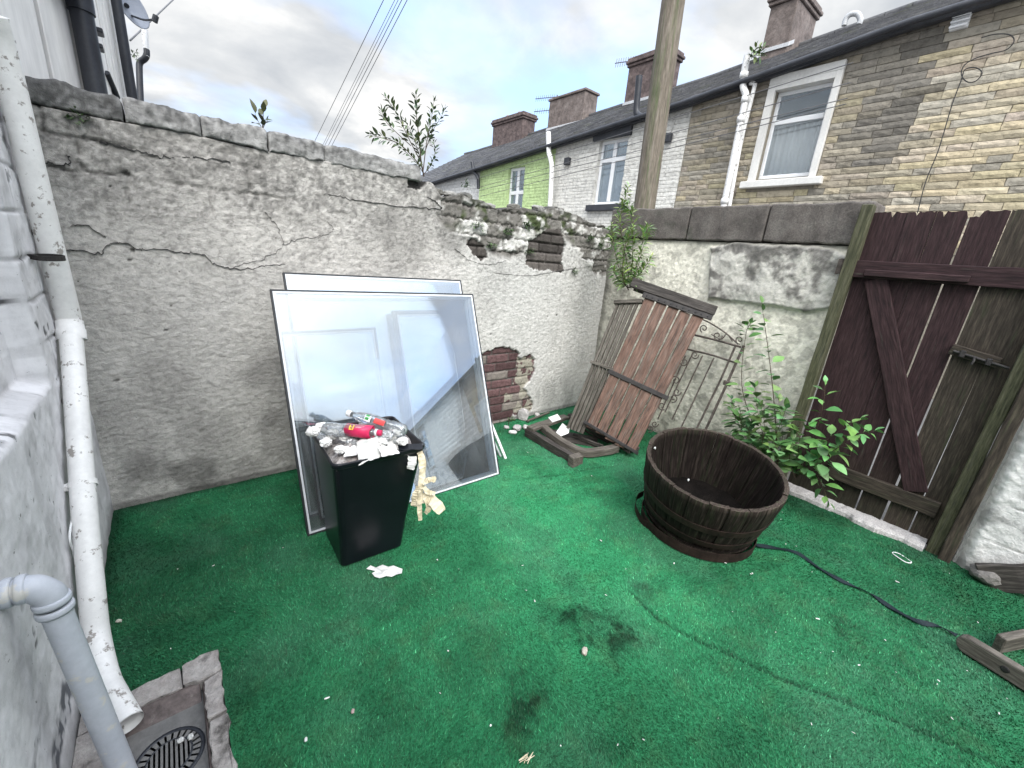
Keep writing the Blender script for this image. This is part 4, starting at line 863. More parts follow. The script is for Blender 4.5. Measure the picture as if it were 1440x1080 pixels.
specs = [((447, 609), (.07, .02, .02), (-.02, .06, .05), .020), ((462, 618), (.06, .03, 0), (-.02, .05, .04), .022), ((498, 634), (.08, -.02, 0), (.02, .06, .02), .016), ((518, 633), (.095, -.01, .02), (.0, .040, .085), .012), ((556, 623), (.075, .0, .02), (.0, .05, .05), .016),
         ((485, 624), (.07, .05, 0), (-.03, .06, .0), .022), ((545, 634), (.08, .0, -.01), (.0, .05, .03), .016), ((470, 633), (.07, -.02, 0), (.0, .05, .03), .016)]
for i, ((px, py), ax, ay, am) in enumerate(specs):
    if i in (0, 1, 5, 7): continue
    z = zr+(.02 if i != 3 else .026); p = onrim(px, py, z)+unit(CAM-np.array([cxB, cyB, .6]))*(.022 if i in (3, 6, 7) else 0); sheet(p, ax, ay, am, 40+i, label=labs[i], group=PG, jag_=.10)
def crumple(p, r, seed, mt, name, lab, cat, group, col=None):
    bm = bmesh.new(); bmesh.ops.create_icosphere(bm, subdivisions=4, radius=1); vs = []
    for v in bm.verts:
        q = v.co*1.0; o_ = Vector((seed*5.1, seed*2.3, 0)); k = .78+.32*abs(mnoise.noise(q*1.7+o_))+.45*(.5-abs(mnoise.noise(q*2.6+o_)))-.25*abs(mnoise.noise(q*5+o_)); vs.append((p[0]+q.x*k*r, p[1]+q.y*k*r, p[2]+q.z*k*r*.72))
    mbk = MB(); mbk.add(vs, [tuple(v.index for v in f.verts) for f in bm.faces]); bm.free(); tag(mbk.build(name, MT[mt]), lab, cat, group)
for i, (px, py, r_, dz_) in enumerate(((440, 607, .030, .03), (452, 600, .028, .03), (468, 611, .030, .045), (487, 613, .034, .045), (506, 609, .032, .05), (528, 610, .032, .045), (512, 624, .030, .03), (535, 622, .030, .035), (553, 611, .034, .04), (566, 620, .026, .025), (458, 622, .026, .025), (478, 632, .024, .02), (545, 600, .030, .03))):
    crumple(onrim(px, py, zr+.016+dz_*.8), r_*1.08, i+1, 'paper', 'paper_ball', 'crumpled off-white tissue packed in the heap on top of the black bin', 'tissue', 'crumpled tissues heaped in the bin')
crumple(onrim(556, 606, zr+.05), .042, 31, 'film', 'plastic_film', 'crumpled clear plastic packaging at the right of the rubbish heap', 'packaging', None)
crumple(onrim(562, 618, zr+.03), .034, 33, 'film', 'plastic_film', 'smaller crumpled clear wrapper by the right front corner of the bin', 'packaging', None)
# fill below the papers
mbk = MB(); vs = []; nn = 14
for i in range(nn+1):
    for j in range(nn+1):
        u, v = 2*i/nn-1, 2*j/nn-1; x, y = u*.203+.03, v*.203-.01
        vs.append((cxB+x*math.cos(roB)-y*math.sin(roB), cyB+x*math.sin(roB)+y*math.cos(roB), zr-.035+.045*mnoise.noise(Vector((u*3, v*3, 5)))+.03*mnoise.noise(Vector((u*8, v*8, 2)))+.060*(1-max(abs(u), abs(v))**2)))
mbk.add(vs, [(i*(nn+1)+j, (i+1)*(nn+1)+j, (i+1)*(nn+1)+j+1, i*(nn+1)+j+1) for i in range(nn) for j in range(nn)])
tag(mbk.build('rubbish_fill', mat('mixed_rubbish', [(.10, .09, .085), (.34, .31, .30), (.55, .52, .50)], scale=30, bump=.8, bscale=60, bdist=.01, dirt=((.35, .20, .20), 22, .6, .66))), 'mixed crushed tissues and wrappers filling the black bin', 'rubbish', kind='stuff')
for i, (px, py, r_, dz_) in enumerate(((470, 604, .034, .05), (520, 618, .032, .05), (543, 612, .036, .06), (495, 621, .028, .04), (455, 613, .028, .04))):
    crumple(onrim(px, py, zr+dz_), r_, 50+i, 'film', 'plastic_film', 'crumpled clear film tucked among the tissues around the two bottles in the bin', 'packaging', 'clear film scraps in the bin')
# bottles
def bottle(base, top, r, label, lab_mat, l0, l1, cap='whitecap', extra=None):
    base = np.array(base); top = np.array(top); ax = unit(top-base); Ln = np.linalg.norm(top-base)
    root = thing('plastic_bottle', label, 'bottle', base, 'empty plastic bottles in the bin')
    M = Matrix.Translation(Vector(tuple(base))) @ Vector(tuple(ax)).to_track_quat('Z', 'Y').to_matrix().to_4x4()
    pr = [(.001, .006), (r*.6, .0), (r*.92, .006), (r, .02), (r*.99, .25), (r*.95, .30), (r, .35), (r, .62), (r*.93, .72), (r*.70, .82), (r*.42, .90), (r*.40, .95), (r*.40, 1.0)]
    pr = [(a, b*Ln if b > .03 else b) for a, b in pr]
    dent = MB(); dent.lathe(pr, 28, M)
    dent.v = [tuple(np.array(p)+np.array(mnoise.noise_vector(Vector(p)*28))*.006*(1 if (np.array(p)-base)@ax < Ln*.8 else .1)) for p in dent.v]
    dent.build('bottle_body', MT['bottle'], root)
    mb2 = MB(); mb2.lathe([(r*1.012, l0*Ln), (r*1.012, l1*Ln)], 28, M)
    mb2.v = [tuple(np.array(p)+np.array(mnoise.noise_vector(Vector(p)*28))*.006) for p in mb2.v]
    sm = mb2.build('bottle_label', MT[lab_mat], root); sm_ = sm.modifiers.new('thick', 'SOLIDIFY'); sm_.thickness = .0012
    mb3 = MB(); mb3.lathe([(.001, 1.02*Ln), (r*.46, 1.02*Ln), (r*.48, 1.01*Ln), (r*.48, .945*Ln), (r*.40, .945*Ln)], 20, M); mb3.build('bottle_cap', MT[cap], root)
    return root, M, Ln
zc = zr+.045
# pink-labelled bottle: base left, cap towards the right
b0 = onrim(455, 602, zr+.085); b1 = onrim(535, 609, zr+.095)
r1, M1, L1 = bottle(b0, b1, .031, 'empty clear bottle with bright pink sleeve and pink cap lying on top of the bin', 'pink', .42, .86, cap='pink')
mbk = MB(); mbk.lathe([(.0125, .905*L1), (.017, .91*L1), (.017, .945*L1), (.0125, .95*L1)], 20, M1); mbk.build('neck_ring', MT['whitecap'], r1)
def patch(M, Ln, r, t0, t1, a0, a1, mt, root, name):
    mb4 = MB(); vs = []; nA = 6
    for t in (t0, t1):
        for i in range(nA+1):
            a = a0+(a1-a0)*i/nA; vs.append(M @ Vector((r*math.cos(a), r*math.sin(a), t*Ln)))
    mb4.add(vs, [(i, i+1, nA+2+i, nA+1+i) for i in range(nA)]); o = mb4.build(name, MT[mt], root); s_ = o.modifiers.new('thick', 'SOLIDIFY'); s_.thickness = .0012; s_.offset = 1
def facing(M):   # angle around the bottle axis that faces the photographer's side
    d = M.to_3x3().inverted() @ (Vector(tuple(CAM))-M.translation); return math.atan2(d.y, d.x)
fa = facing(M1)
for k_, (t0, t1, d0, d1) in enumerate(((.50, .515, -.5, .25), (.515, .55, .1, .25), (.515, .54, -.2, -.08), (.56, .575, -.5, .25))): patch(M1, L1, .0342, t0, t1, fa+d0-.35, fa+d1-.35, 'yellow', r1, 'label_print')
b0 = onrim(570, 607, zr+.075); b1 = onrim(490, 581, zr+.12)
r2, M2, L2 = bottle(b0, b1, .034, 'larger empty clear bottle with white cap lying behind the pink one', 'bottle', .34, .60)
fa2 = facing(M2)
patch(M2, L2, .037, .32, .50, fa2-.2, fa2+.5, 'orange', r2, 'label_patch'); patch(M2, L2, .037, .56, .66, fa2-.3, fa2+.5, 'whitebar', r2, 'label_patch'); patch(M2, L2, .038, .59, .65, fa2-.1, fa2+.25, 'greenlab', r2, 'label_print'); patch(M2, L2, .038, .59, .65, fa2+.35, fa2+.6, 'greenlab', r2, 'label_print')
# cardboard flap / dark lid edge and the torn tape hanging over the right rim
tp = thing('torn_tape', 'bundle of yellowed torn masking tape hanging over the right rim of the bin', 'tape', onrim(590, 640, zr-.1))
def ribbon(px, d, w, mt='tape', twist=0):
    pts = smooth_path([Pd(x, y, dd) for (x, y), dd in zip(px, d)], 5); mbk = MB(); vs = []; n = len(pts)
    for i, p in enumerate(pts):
        tdir = unit(pts[min(i+1, n-1)]-pts[max(i-1, 0)]); vdir = unit(CAM-p); s_ = unit(np.cross(tdir, vdir)); a = twist*math.sin(i*.9)+.3; s_ = s_*math.cos(a)+vdir*math.sin(a)
        ww = w*(1 if 0 < i < n-1 else .85)*random.uniform(.85, 1.1)
        vs += [p-s_*ww/2, p+s_*ww/2+unit(vdir)*.004*math.sin(i*1.7), p+s_*ww/2-vdir*.0025, p-s_*ww/2-vdir*.0025]
    fs = [(0, 1, 2, 3), tuple(4*(n-1)+q for q in (3, 2, 1, 0))]
    for i in range(n-1): fs += [(4*i+q, 4*i+(q+1) % 4, 4*i+4+(q+1) % 4, 4*i+4+q) for q in range(4)]
    mbk.add(vs, fs); mbk.build('tape_strip', MT[mt], tp)
random.seed(51); D0 = float((onrim(590, 640, zr-.06)-CAM)@FW)-.03
ribbon([(570, 634), (585, 632), (592, 640), (594, 660), (592, 685)], [D0+.02, D0+.01, D0-.01, D0-.02, D0-.02], .034, twist=.4)
ribbon([(590, 634), (596, 650), (595, 672), (590, 700)], [D0+.02]*4, .022, twist=.5)
ribbon([(578, 636), (580, 648), (577, 660)], [D0-.02]*3, .045, mt='paper', twist=.3)
ribbon([(584, 705), (600, 700), (612, 708), (622, 720)], [D0-.03, D0-.04, D0-.05, D0-.04], .052, twist=.2)
ribbon([(592, 680), (600, 676), (608, 674), (613, 675)], [D0-.02]*4, .030, twist=.5)
ribbon([(582, 712), (586, 698), (590, 684)], [D0-.03]*3, .046, twist=.4)
ribbon([(592, 690), (590, 710), (591, 732)], [D0-.04]*3, .024, twist=.3)
ribbon([(596, 685), (602, 692), (612, 694)], [D0-.05]*3, .026, twist=.5)
ribbon([(598, 700), (603, 714), (598, 722)], [D0-.05]*3, .028, twist=.5)
q = onrim(575, 628, zr+.012)
mbk = MB(); mbk.plank(onrim(560, 629, zr+.014), onrim(594, 628, zr+.004), (0, 1, .2), .045, .004, nseg=5, jit=.002); tag(mbk.build('plastic_flap', MT['bin']), 'flat black plastic flap lying across the right rim of the bin', 'plastic flap')
rd = random.Random(77); out_ = [(515, 800), (521, 795), (529, 798), (538, 794), (546, 797), (553, 795), (560, 798), (566, 800), (565, 806), (557, 808), (551, 811), (543, 810), (534, 813), (527, 811), (523, 806), (528, 803)]
ctr = np.array([541, 803.0]); k = len(out_); vs = []
for side in (0, 1):
    vs.append(G(*ctr, .022-side*.0014))
    for r_ in (.35, .7, 1.0):
        for i, p in enumerate(out_):
            q = ctr+(np.array(p)-ctr)*r_; vs.append(G(q[0], q[1], .014-side*.0014+(.009*mnoise.noise(Vector((q[0]*.16, q[1]*.3, 2)))+.005*mnoise.noise(Vector((q[0]*.5, q[1]*.9, 5))))))
S_ = 1+3*k; fs = []
for o_, fl_ in ((0, 1), (S_, -1)):
    for i in range(k):
        j = (i+1) % k; fs.append((o_, o_+1+i, o_+1+j)[::fl_])
        for r_ in (0, 1): fs.append((o_+1+r_*k+i, o_+1+(r_+1)*k+i, o_+1+(r_+1)*k+j, o_+1+r_*k+j)[::fl_])
fs += [(1+2*k+i, S_+1+2*k+i, S_+1+2*k+(i+1) % k, 1+2*k+(i+1) % k) for i in range(k)]
mbk = MB(); mbk.add(vs, fs); tag(mbk.build('paper_scrap', MT['paper']), 'torn white paper scrap lying on the turf in front of the bin', 'paper')

# ================================================================== BROKEN BENCH STOOD ON END
random.seed(61)
RB, RTp = Pd(893, 637, 3.46), Pd(988, 452, 3.30)
LB, LTp = Pd(824, 597, 3.56), Pd(903, 424, 3.42)
bench = thing('garden_bench', 'broken slatted garden bench stood on end in the corner with red-brown seat slats', 'bench', (float(RB[0]), float(RB[1]), 0))
def S(u, v): return (LB*(1-u)+RB*u)*(1-v)+(LTp*(1-u)+RTp*u)*v
sn = unit(np.cross(RB-LB, LTp-LB)); sn = sn if sn@(CAM-RB) > 0 else -sn
W = np.linalg.norm(RB-LB)
for i in range(5):
    u = .10+.2*i; a = S(u, -.005+random.uniform(-.01, .005)); b = S(u, 1.03+random.uniform(-.01, .02))
    mbk = MB(); mbk.plank(a, b, RB-LB, W*.182, .036, nseg=12, jit=.002, ends=.004); mbk.build('seat_slat', MT['redslat'], bench, bevel=.004)
def bar(a, b, wd, w, th, mt, name, parent=bench, **k):
    mbk = MB(); mbk.plank(a, b, wd, w, th, nseg=8, jit=.001, **k); return mbk.build(name, MT[mt], parent, bevel=.003)
up_ = unit(LTp-LB)
bar(S(-.03, .440)+sn*.024, S(1.07, .440)+sn*.024, up_, .038, .016, 'iron', 'cross_bar')
bar(S(-.06, .015)+sn*.022, S(1.05, .010)+sn*.022, up_, .026, .018, 'iron', 'end_bar')
bar(S(-.06, .035)-sn*.05, S(1.04, .03)-sn*.05, up_, .035, .05, 'darkwood', 'end_rail')
eb = bar(S(-.04, 1.045)+sn*.026, S(1.10, 1.035)+sn*.026, up_, .042, .014, 'iron', 'end_bar')
for i in range(11):
    c = S(.03+.1*i, 1.043-.0008*i)+sn*.034; mbk = MB(); M = Matrix.Translation(Vector(tuple(c))) @ Vector(tuple(sn)).to_track_quat('Z', 'Y').to_matrix().to_4x4()
    mbk.lathe([(.0005, .001), (.006, .001), (.006, -.003)], 10, M); mbk.build('screw_hole_dot', MT['dark'], eb)  # dark disc stands in for the shade inside each hole
a0, a1 = Pd(888, 397, 3.44), Pd(1006, 438, 3.30)
bar(a0, a1, up_, .075, .055, 'darkwood', 'arm_board'); 
bar(Pd(892, 404, 3.52), Pd(1000, 446, 3.38), up_, .05, .05, 'darkwood', 'arm_board')
# back rest, seen folded round behind the left of the seat
bLB, bLT = Pd(801, 592, 3.66), Pd(868, 424, 3.56)
bRB, bRT = Pd(824, 600, 3.58), Pd(900, 424, 3.44)
def Bk(u, v): return (bLB*(1-u)+bRB*u)*(1-v)+(bLT*(1-u)+bRT*u)*v
WB = np.linalg.norm(bRB-bLB)
for i in range(5):
    u = .08+.21*i; bar(Bk(u, -.06), Bk(u, .99), bRB-bLB, WB*.17, .022, 'greyslat', 'back_slat')
bar(Bk(-.1, .99), Bk(1.12, 1.0), bLT-bLB, .032, .055, 'greyslat', 'back_cap')
bar(Bk(-.12, .50)+sn*.02, Bk(1.15, .47)+sn*.02, bLT-bLB, .026, .022, 'greyslat', 'back_bar')

# ================================================================== OLD IRON GATE behind the bench
ig = thing('iron_gate', 'rusty wrought iron garden gate with scrolls leaning between the bench and the wall', 'iron gate', (3.3, 1.3, 0))
Qi = np.array([3.50, 1.35, 1.05]); ni = unit(np.array([-1.0, -.12, .24]))
def I_(x, y): return Ppl(x, y, Qi, ni)
def irod(px, r, name='bar', k=5, sm=True):
    pts = [I_(*p) for p in px]; mbk = MB(); mbk.tube(smooth_path(pts, k) if sm else pts, r, n=8); return mbk.build(name, MT['rust'], ig)
irod([(1046, 486), (1022, 540), (985, 620), (972, 650)], .011, 'stile', sm=False)
irod([(1034, 487), (1012, 537), (980, 602), (962, 640)], .009, 'stile', sm=False)
irod([(972, 470), (1010, 479), (1042, 488)], .009, 'rail'); irod([(966, 491), (1000, 499), (1034, 510)], .008, 'rail')
for a, b in (((988, 500), (945, 590)), ((1004, 503), (956, 605)), ((975, 495), (935, 580)), ((964, 500), (925, 590))): irod([a, b], .0065, 'bar', sm=False)
irod([(985, 448), (1000, 455), (1020, 468), (1038, 484)], .006, 'top_curve')
def scroll(cx_, cy_, r, a0, turns, sgn=1, n=22):
    px = []
    for i in range(n):
        t = i/(n-1); rr_ = r*(1-.78*t); a = a0+sgn*turns*2*math.pi*t; px.append((cx_+rr_*math.cos(a), cy_+rr_*math.sin(a)))
    irod(px, .0048, 'scroll', k=2)
for s in ((1009, 472, 7, 0, 1.2), (990, 462, 6, 2, 1.2), (1040, 478, 6, 1.5, 1.2), (977, 499, 6, 0, 1.3), (962, 509, 6, 3, 1.2, -1), (952, 551, 6, 0, 1.2), (947, 560, 6, 2, 1.2, -1), (950, 535, 6, 4, 1.2), (931, 571, 6, 1, 1.2), (921, 596, 5, 0, 1.2), (914, 603, 5, 2, 1.2, -1)): scroll(*s)
irod([(1000, 470), (1014, 477), (1022, 470), (1030, 480)], .0048, 'scroll')
mbk = MB(); p = I_(1023, 539); mbk.box(p-np.array([.015, .03, .02]), p+np.array([.01, .03, .02])); mbk.build('latch', MT['rust'], ig, bevel=.004)

# ================================================================== BROKEN FRAME AND RUBBLE ON THE GROUND
random.seed(71)
fr = thing('scrap_timber', 'blackened wooden frame with a curved side lying on the turf by the bench', 'scrap wood', (2.55, 2.1, 0))
def beam(a, b, w, th, mt='darkwood', name='frame_rail', nseg=7, root=fr):
    mbk = MB(); a = np.array(a, float); b = np.array(b, float); mbk.plank(a, b, np.cross(b-a, (0, 0, 1)), w, th, nseg=nseg, jit=.002); return mbk.build(name, MT[mt], root, bevel=.004)
A = G(741, 607, .045); B_ = G(806, 646, .045); beam(A, B_, .055, .075)
d_ = unit(B_-A); B2 = B_; beam(B2+d_*-.005+np.array([0, 0, .006]), B2+d_*.055+np.array([0, 0, .006]), .115, .085, 'greyslat', 'end_block', nseg=2)
# curved side piece
arc = smooth_path([G(762, 600, .085), G(790, 622, .07), G(820, 636, .05), G(850, 634, .05), G(868, 630, .06)], 6)
mbk = MB(); vs = []; tx = []
for i, p in enumerate(arc):
    t = unit(arc[min(i+1, len(arc)-1)]-arc[max(i-1, 0)]); s_ = unit(np.cross(t, (0, 0, 1)))
    for (w_, h_) in ((-.03, -.03), (.03, -.03), (.03, .03), (-.03, .03)): vs.append(p+s_*w_+np.array([0, 0, h_])); tx.append((i*.03, w_, h_))
fs = [(0, 1, 2, 3), tuple(len(vs)-4+q for q in (3, 2, 1, 0))]
for i in range(len(arc)-1): fs += [(4*i+q, 4*i+4+q, 4*i+4+(q+1) % 4, 4*i+(q+1) % 4) for q in range(4)]
mbk.add(vs, fs, tex=tx); mbk.build('curved_rail', MT['greyslat'], fr, bevel=.004)
beam(G(745, 603, .10), G(797, 586, .10), .085, .03, 'greyslat', 'frame_rail'); beam(G(800, 584, .10), G(888, 634, .07), .05, .045)
beam(G(806, 612, .05), G(848, 628, .045), .02, .03); beam(G(822, 605, .04), G(856, 622, .05), .018, .022)
mbk = MB(); mbk.plank(G(770, 610, .01), G(840, 622, .01), (0, 1, 0), .22, .012, nseg=4, jit=.003); mbk.build('inner_board', MT['darkwood'], fr)
def tile(px, z, tilt, lab, th=.008, mt='bright', nm='tile_shard'):
    P3 = [G(x, y, z+dz) for (x, y), dz in zip(px, tilt)]; mbk = MB(); k = len(P3); vs = P3+[p-np.array([0, 0, th]) for p in P3]
    mbk.add(vs, [tuple(range(k)), tuple(range(k, 2*k))[::-1]]+[(i, k+i, k+(i+1) % k, (i+1) % k) for i in range(k)]); tag(mbk.build(nm, MT[mt]), lab, 'broken tile', 'white shards in the broken frame')
tile([(779, 612), (791, 595), (801, 602), (800, 608), (788, 613)], .05, (0, .10, .09, .05, .02), 'pointed white tile shard standing up inside the dark frame')
tile([(771, 587), (784, 582), (789, 589), (777, 593)], .122, (.0, .012, .012, 0), 'flat white tile shard on the back rail of the dark frame')
RG = 'lumps of fallen plaster under the bare bricks'
for i, (x, y, s, lab, cl) in enumerate(((731, 583, (.075, .035, .085), 'largest upright plaster slab under the bare bricks', (.42, .40, .39)), (727, 603, (.06, .05, .03), 'grey plaster lump in front of the upright slab', (.38, .37, .36)), (721, 609, (.05, .03, .02), 'low white plaster chip at the turf edge', (.6, .59, .57)),
        (739, 602, (.045, .035, .022), 'plaster lump touching the left end of the frame', (.45, .43, .42)), (744, 611, (.05, .025, .018), 'flat pale plaster flake beside the frame corner', (.5, .49, .47)), (752, 583, (.06, .035, .02), 'thin plaster flake against the wall behind the frame', (.45, .43, .41)), (712, 602, (.03, .03, .018), 'small round plaster crumb nearest the glass panes', (.42, .41, .4)))):
    p = G(x, y, s[2]*.5); mbk = MB(); chunk(mbk, (p[0], min(p[1], YB-.05), s[2]*.5+.01), s, i+3, col=cl); tag(mbk.build('plaster_lump', MT['render'], bevel=.003), lab, 'rubble', RG)
for i, (a, b, lab) in enumerate((((741, 592, .03), (772, 580, .05), 'pale stick resting on the rubble against the wall'), ((715, 598, .02), (716, 589, .09), 'short dark twig upright in the rubble'), ((768, 606, .10), (830, 640, .02), 'thin bare lath lying across the dark frame'))):
    mbk = MB(); mbk.tube([G(*a), G(*b)], (.011, .004, .007)[i], n=7); tag(mbk.build('stick', MT[('greyslat', 'darkwood', 'greyslat')[i]]), lab, 'stick')

# ================================================================== HALF BARREL
tc_, tw_, tR, th_ = np.array([2.429, .951]), np.array([-.142, -.119]), .390, .415
nB = unit(np.array([tw_[0], tw_[1], 1.0])); baseC = np.array([tc_[0], tc_[1], .315*math.hypot(nB[0], nB[1])+.012])
MBar = Matrix.Translation(Vector(tuple(baseC))) @ Vector(tuple(nB)).to_track_quat('Z', 'Y').to_matrix().to_4x4()
bl_ = thing('half_barrel', 'dark wet wooden half barrel planter standing empty and tilted on the turf', 'planter', (baseC[0], baseC[1], 0))
random.seed(81); mbk = MB(); ns = 24; sub = 5
def rad(v): return .312+.078*math.sin(min(1, v)*1.32)/math.sin(1.32)
for k_ in range(ns):
    a0 = 2*math.pi*k_/ns+.004; a1 = 2*math.pi*(k_+1)/ns-.004; off = random.uniform(-.004, .003); offt = random.random()*30; hh = th_+random.uniform(-.004, .003); br = random.uniform(.85, 1.15); vs = []; tx = []
    rows = 12
    prof = [(v/rows, 0) for v in range(rows+1)]+[(1-v/rows, 1) for v in range(rows+1)]
    for (v, inner) in prof:
        for j in range(sub+1):
            a = a0+(a1-a0)*j/sub; e = -.003*(abs(2*j/sub-1)**6); r_ = rad(v)+off+e-(.030 if inner else 0)+.002*mnoise.noise(Vector((a*9, v*4, k_)))
            if v in (0, 1): r_ += (-.003 if not inner else .003)
            z_ = hh*v + (.003*mnoise.noise(Vector((a*20, 3, inner))) if v == 1 else 0)
            vs.append(MBar @ Vector((r_*math.cos(a), r_*math.sin(a), z_))); tx.append((hh*v+offt, a*.37+offt, inner*.1))
    R1 = sub+1; fs = []; npr = len(prof)
    for i in range(npr):
        i2 = (i+1) % npr; fs += [(i*R1+j, i*R1+j+1, i2*R1+j+1, i2*R1+j) for j in range(sub)]
        fs += [(i*R1, i2*R1, i2*R1, i*R1)] if False else []
    fs += [tuple(i*R1 for i in range(npr))[::-1], tuple(i*R1+sub for i in range(npr))]
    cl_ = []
    for (v, inner) in prof: cl_ += [((1.0 if not inner else .7)*br*(2.6 if v == 1 else 1),)*3]*R1  # inner faces painted darker for the shade inside; rim weathered paler
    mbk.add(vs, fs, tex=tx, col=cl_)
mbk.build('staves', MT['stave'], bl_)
mbk = MB(); mbk.lathe([(.001, .05), (.33, .05), (.33, .02), (.001, .02)], 40, MBar); mbk.build('barrel_bottom', MT['stave'], bl_)
mbk = MB(); mbk.lathe([(.001, .052), (.15, .07), (.28, .06), (.335, .055)], 40, MBar); mbk.v = [tuple(np.array(p)+np.array([0, 0, .015*mnoise.noise(Vector(p)*14)])) for p in mbk.v]; mbk.build('soil', mat('dark_wet_soil', [(.004, .0035, .003), (.010, .008, .007)], bump=.8, bscale=60, bdist=.01, spec=.05), bl_)
for (v0, v1, lab) in ((.49, .60, None), (.20, .30, None)):
    mbk = MB(); pr = [(rad(v0)+.001, v0*th_), (rad(v0)+.0055, v0*th_), (rad((v0+v1)/2)+.0058, (v0+v1)/2*th_), (rad(v1)+.0055, v1*th_), (rad(v1)+.001, v1*th_)]
    mbk.lathe(pr, 64, MBar, closed=True, smooth=False); mbk.build('hoop', MT['hoop'], bl_)
# fallen hoop round the foot, and a broken one sticking out to the left
mbk = MB(); Mh = Matrix.Translation((baseC[0]-.02, baseC[1]-.015, .012)); mbk.lathe([(.330, 0), (.334, 0), (.337, .055), (.333, .055)], 60, Mh, closed=True, smooth=False)
tag(mbk.build('fallen_hoop', MT['hoop']), 'rusty iron hoop slipped down to the turf round the barrel foot', 'hoop')
pts = smooth_path([G(926, 745, .03), G(905, 735, .03), G(894, 715, .05), G(896, 700, .08), G(905, 694, .09)], 6); mbk = MB(); vs = []
for p in pts: vs += [p+np.array([0, 0, -.022]), p+np.array([0, 0, .022]), p+np.array([.003, .003, .022]), p+np.array([.003, .003, -.022])]
mbk.add(vs, [(4*i+q, 4*i+(q+1) % 4, 4*i+4+(q+1) % 4, 4*i+4+q) for i in range(len(pts)-1) for q in range(4)]+[(0, 1, 2, 3), tuple(len(vs)-4+q for q in (3, 2, 1, 0))])
tag(mbk.build('broken_hoop', MT['hoop']), 'broken end of iron hoop curling out left of the barrel', 'hoop')
for i, (x, y) in enumerate(((968, 675), (921, 630))):
    p = Pd(x, y, float((np.array(MBar @ Vector((0, 0, th_)))-CAM)@FW)-(.28, .02)[i]); mbk = MB(); chunk(mbk, p+np.array([0, 0, .0]), (.007, .005, .009), i, col=(.6, .6, .58)); tag(mbk.build('rim_crumb', MT['render']), ('white crumb stuck on the near rim of the barrel', 'white crumb stuck inside the far left rim of the barrel')[i], 'crumb')

# strap across the turf
sp = [(1062, 766, .03), (1090, 770, .016), (1120, 777, .012), (1150, 797, .012), (1185, 817, .012), (1222, 833, .012), (1252, 853, .012), (1290, 873, .012), (1320, 880, .014), (1346, 893, .02)]
wd = [.022, .030, .024, .030, .022, .010, .030, .034, .016, .018]
C_ = smooth_path([G(*p) for p in sp], 6); ww = np.interp(np.linspace(0, 1, len(C_)), np.linspace(0, 1, len(wd)), wd); mbk = MB(); vs = []
for i, p in enumerate(C_):
    t = unit(C_[min(i+1, len(C_)-1)]-C_[max(i-1, 0)]); s_ = unit(np.cross(t, (0, 0, 1))); h = .004*math.sin(i*.6)
    vs += [p-s_*ww[i]/2+np.array([0, 0, h]), p+s_*ww[i]/2-np.array([0, 0, h]), p+s_*ww[i]/2-np.array([0, 0, h+.004]), p-s_*ww[i]/2+np.array([0, 0, h-.004])]
mbk.add(vs, [(4*i+q, 4*i+(q+1) % 4, 4*i+4+(q+1) % 4, 4*i+4+q) for i in range(len(C_)-1) for q in range(4)]+[(0, 1, 2, 3), tuple(len(vs)-4+q for q in (3, 2, 1, 0))], smooth=False)
tag(mbk.build('strap', MT['strap']), 'long dark twisted strap trailing over the turf from barrel to wooden plank', 'strap')
# hair tie
c = G(1268, 784, .014); mbk = MB(); mbk.tube([c+np.array([.028*math.cos(a)+.012*math.sin(a), .045*math.sin(a), .002*math.sin(3*a)]) for a in np.linspace(0, 2*math.pi, 30)], .003, n=6, caps=False)
tag(mbk.build('elastic_band', MT['whitebar']), 'pale oval elastic band lying on the turf by the threshold', 'elastic band')
p = G(822, 916, .015); mbk = MB(); chunk(mbk, p, (.022, .016, .014), 4, col=(.42, .38, .32)); tag(mbk.build('stone', MT['render'], bevel=.002), 'single beige stone on the middle of the turf', 'stone')
for i, (x, y, s, cl) in enumerate(((496, 1000, .010, (.4, .3, .28)), (167, 873, .012, (.6, .58, .5)), (430, 1040, .008, (.6, .62, .6)))):
    p = G(x, y, .012); mbk = MB(); chunk(mbk, p, (s, s*.7, s*.6), i+8, col=cl); tag(mbk.build('pebble', MT['render']), ('small brownish pebble on the turf right of the gully', 'small pale pebble on the turf beside the downpipe', 'tiny greyish chip on the turf right of the gully corner')[i], 'pebble')
# scattered specks
random.seed(91); mbk = MB()
pts = [(1105, 765), (1262, 818), (1335, 806), (1296, 818), (1154, 918), (1171, 916), (1058, 806), (1142, 804), (1260, 945), (1208, 935), (1320, 957), (1318, 962), (1360, 943), (1405, 1003), (1416, 982), (948, 792), (1056, 807), (925, 752), (1002, 735), (1100, 720), (1098, 730), (752, 845), (735, 795), (615, 787), (398, 770), (240, 912), (605, 828), (740, 830), (700, 750), (785, 640), (790, 641), (742, 636), (717, 643), (690, 655), (832, 669), (645, 800), (845, 760), (880, 800), (1030, 860), (1375, 875), (905, 1040), (690, 1020), (1150, 870), (1245, 900), (360, 800), (330, 860), (250, 800), (800, 680), (760, 700), (630, 915), (1010, 1010), (1200, 1030)]
pts += [(random.uniform(200, 1400), random.uniform(740, 1060)) for _ in range(14)]
for i, (x, y) in enumerate(pts):
    p = G(x, y, .014)
    if p[0] < XL+.02 or (p[0] < 0 and 1 < p[1] < 1.57) or p[1] > 2.85 or p[0] > 3.4: continue
    s = random.choice((.002, .003, .003, .004, .005, .007)); g_ = random.uniform(.45, .75)
    chunk(mbk, p, (s*random.uniform(1, 1.8), s*random.uniform(.35, .8), s*.22), i, col=(g_, g_*.98, g_*.93))
tag(mbk.build('litter_specks', MT['render'], base=(1.5, .9, 0)), 'tiny white paper and plaster specks scattered over the green turf', 'litter', kind='stuff')
mbk = MB(); rd = random.Random(4)
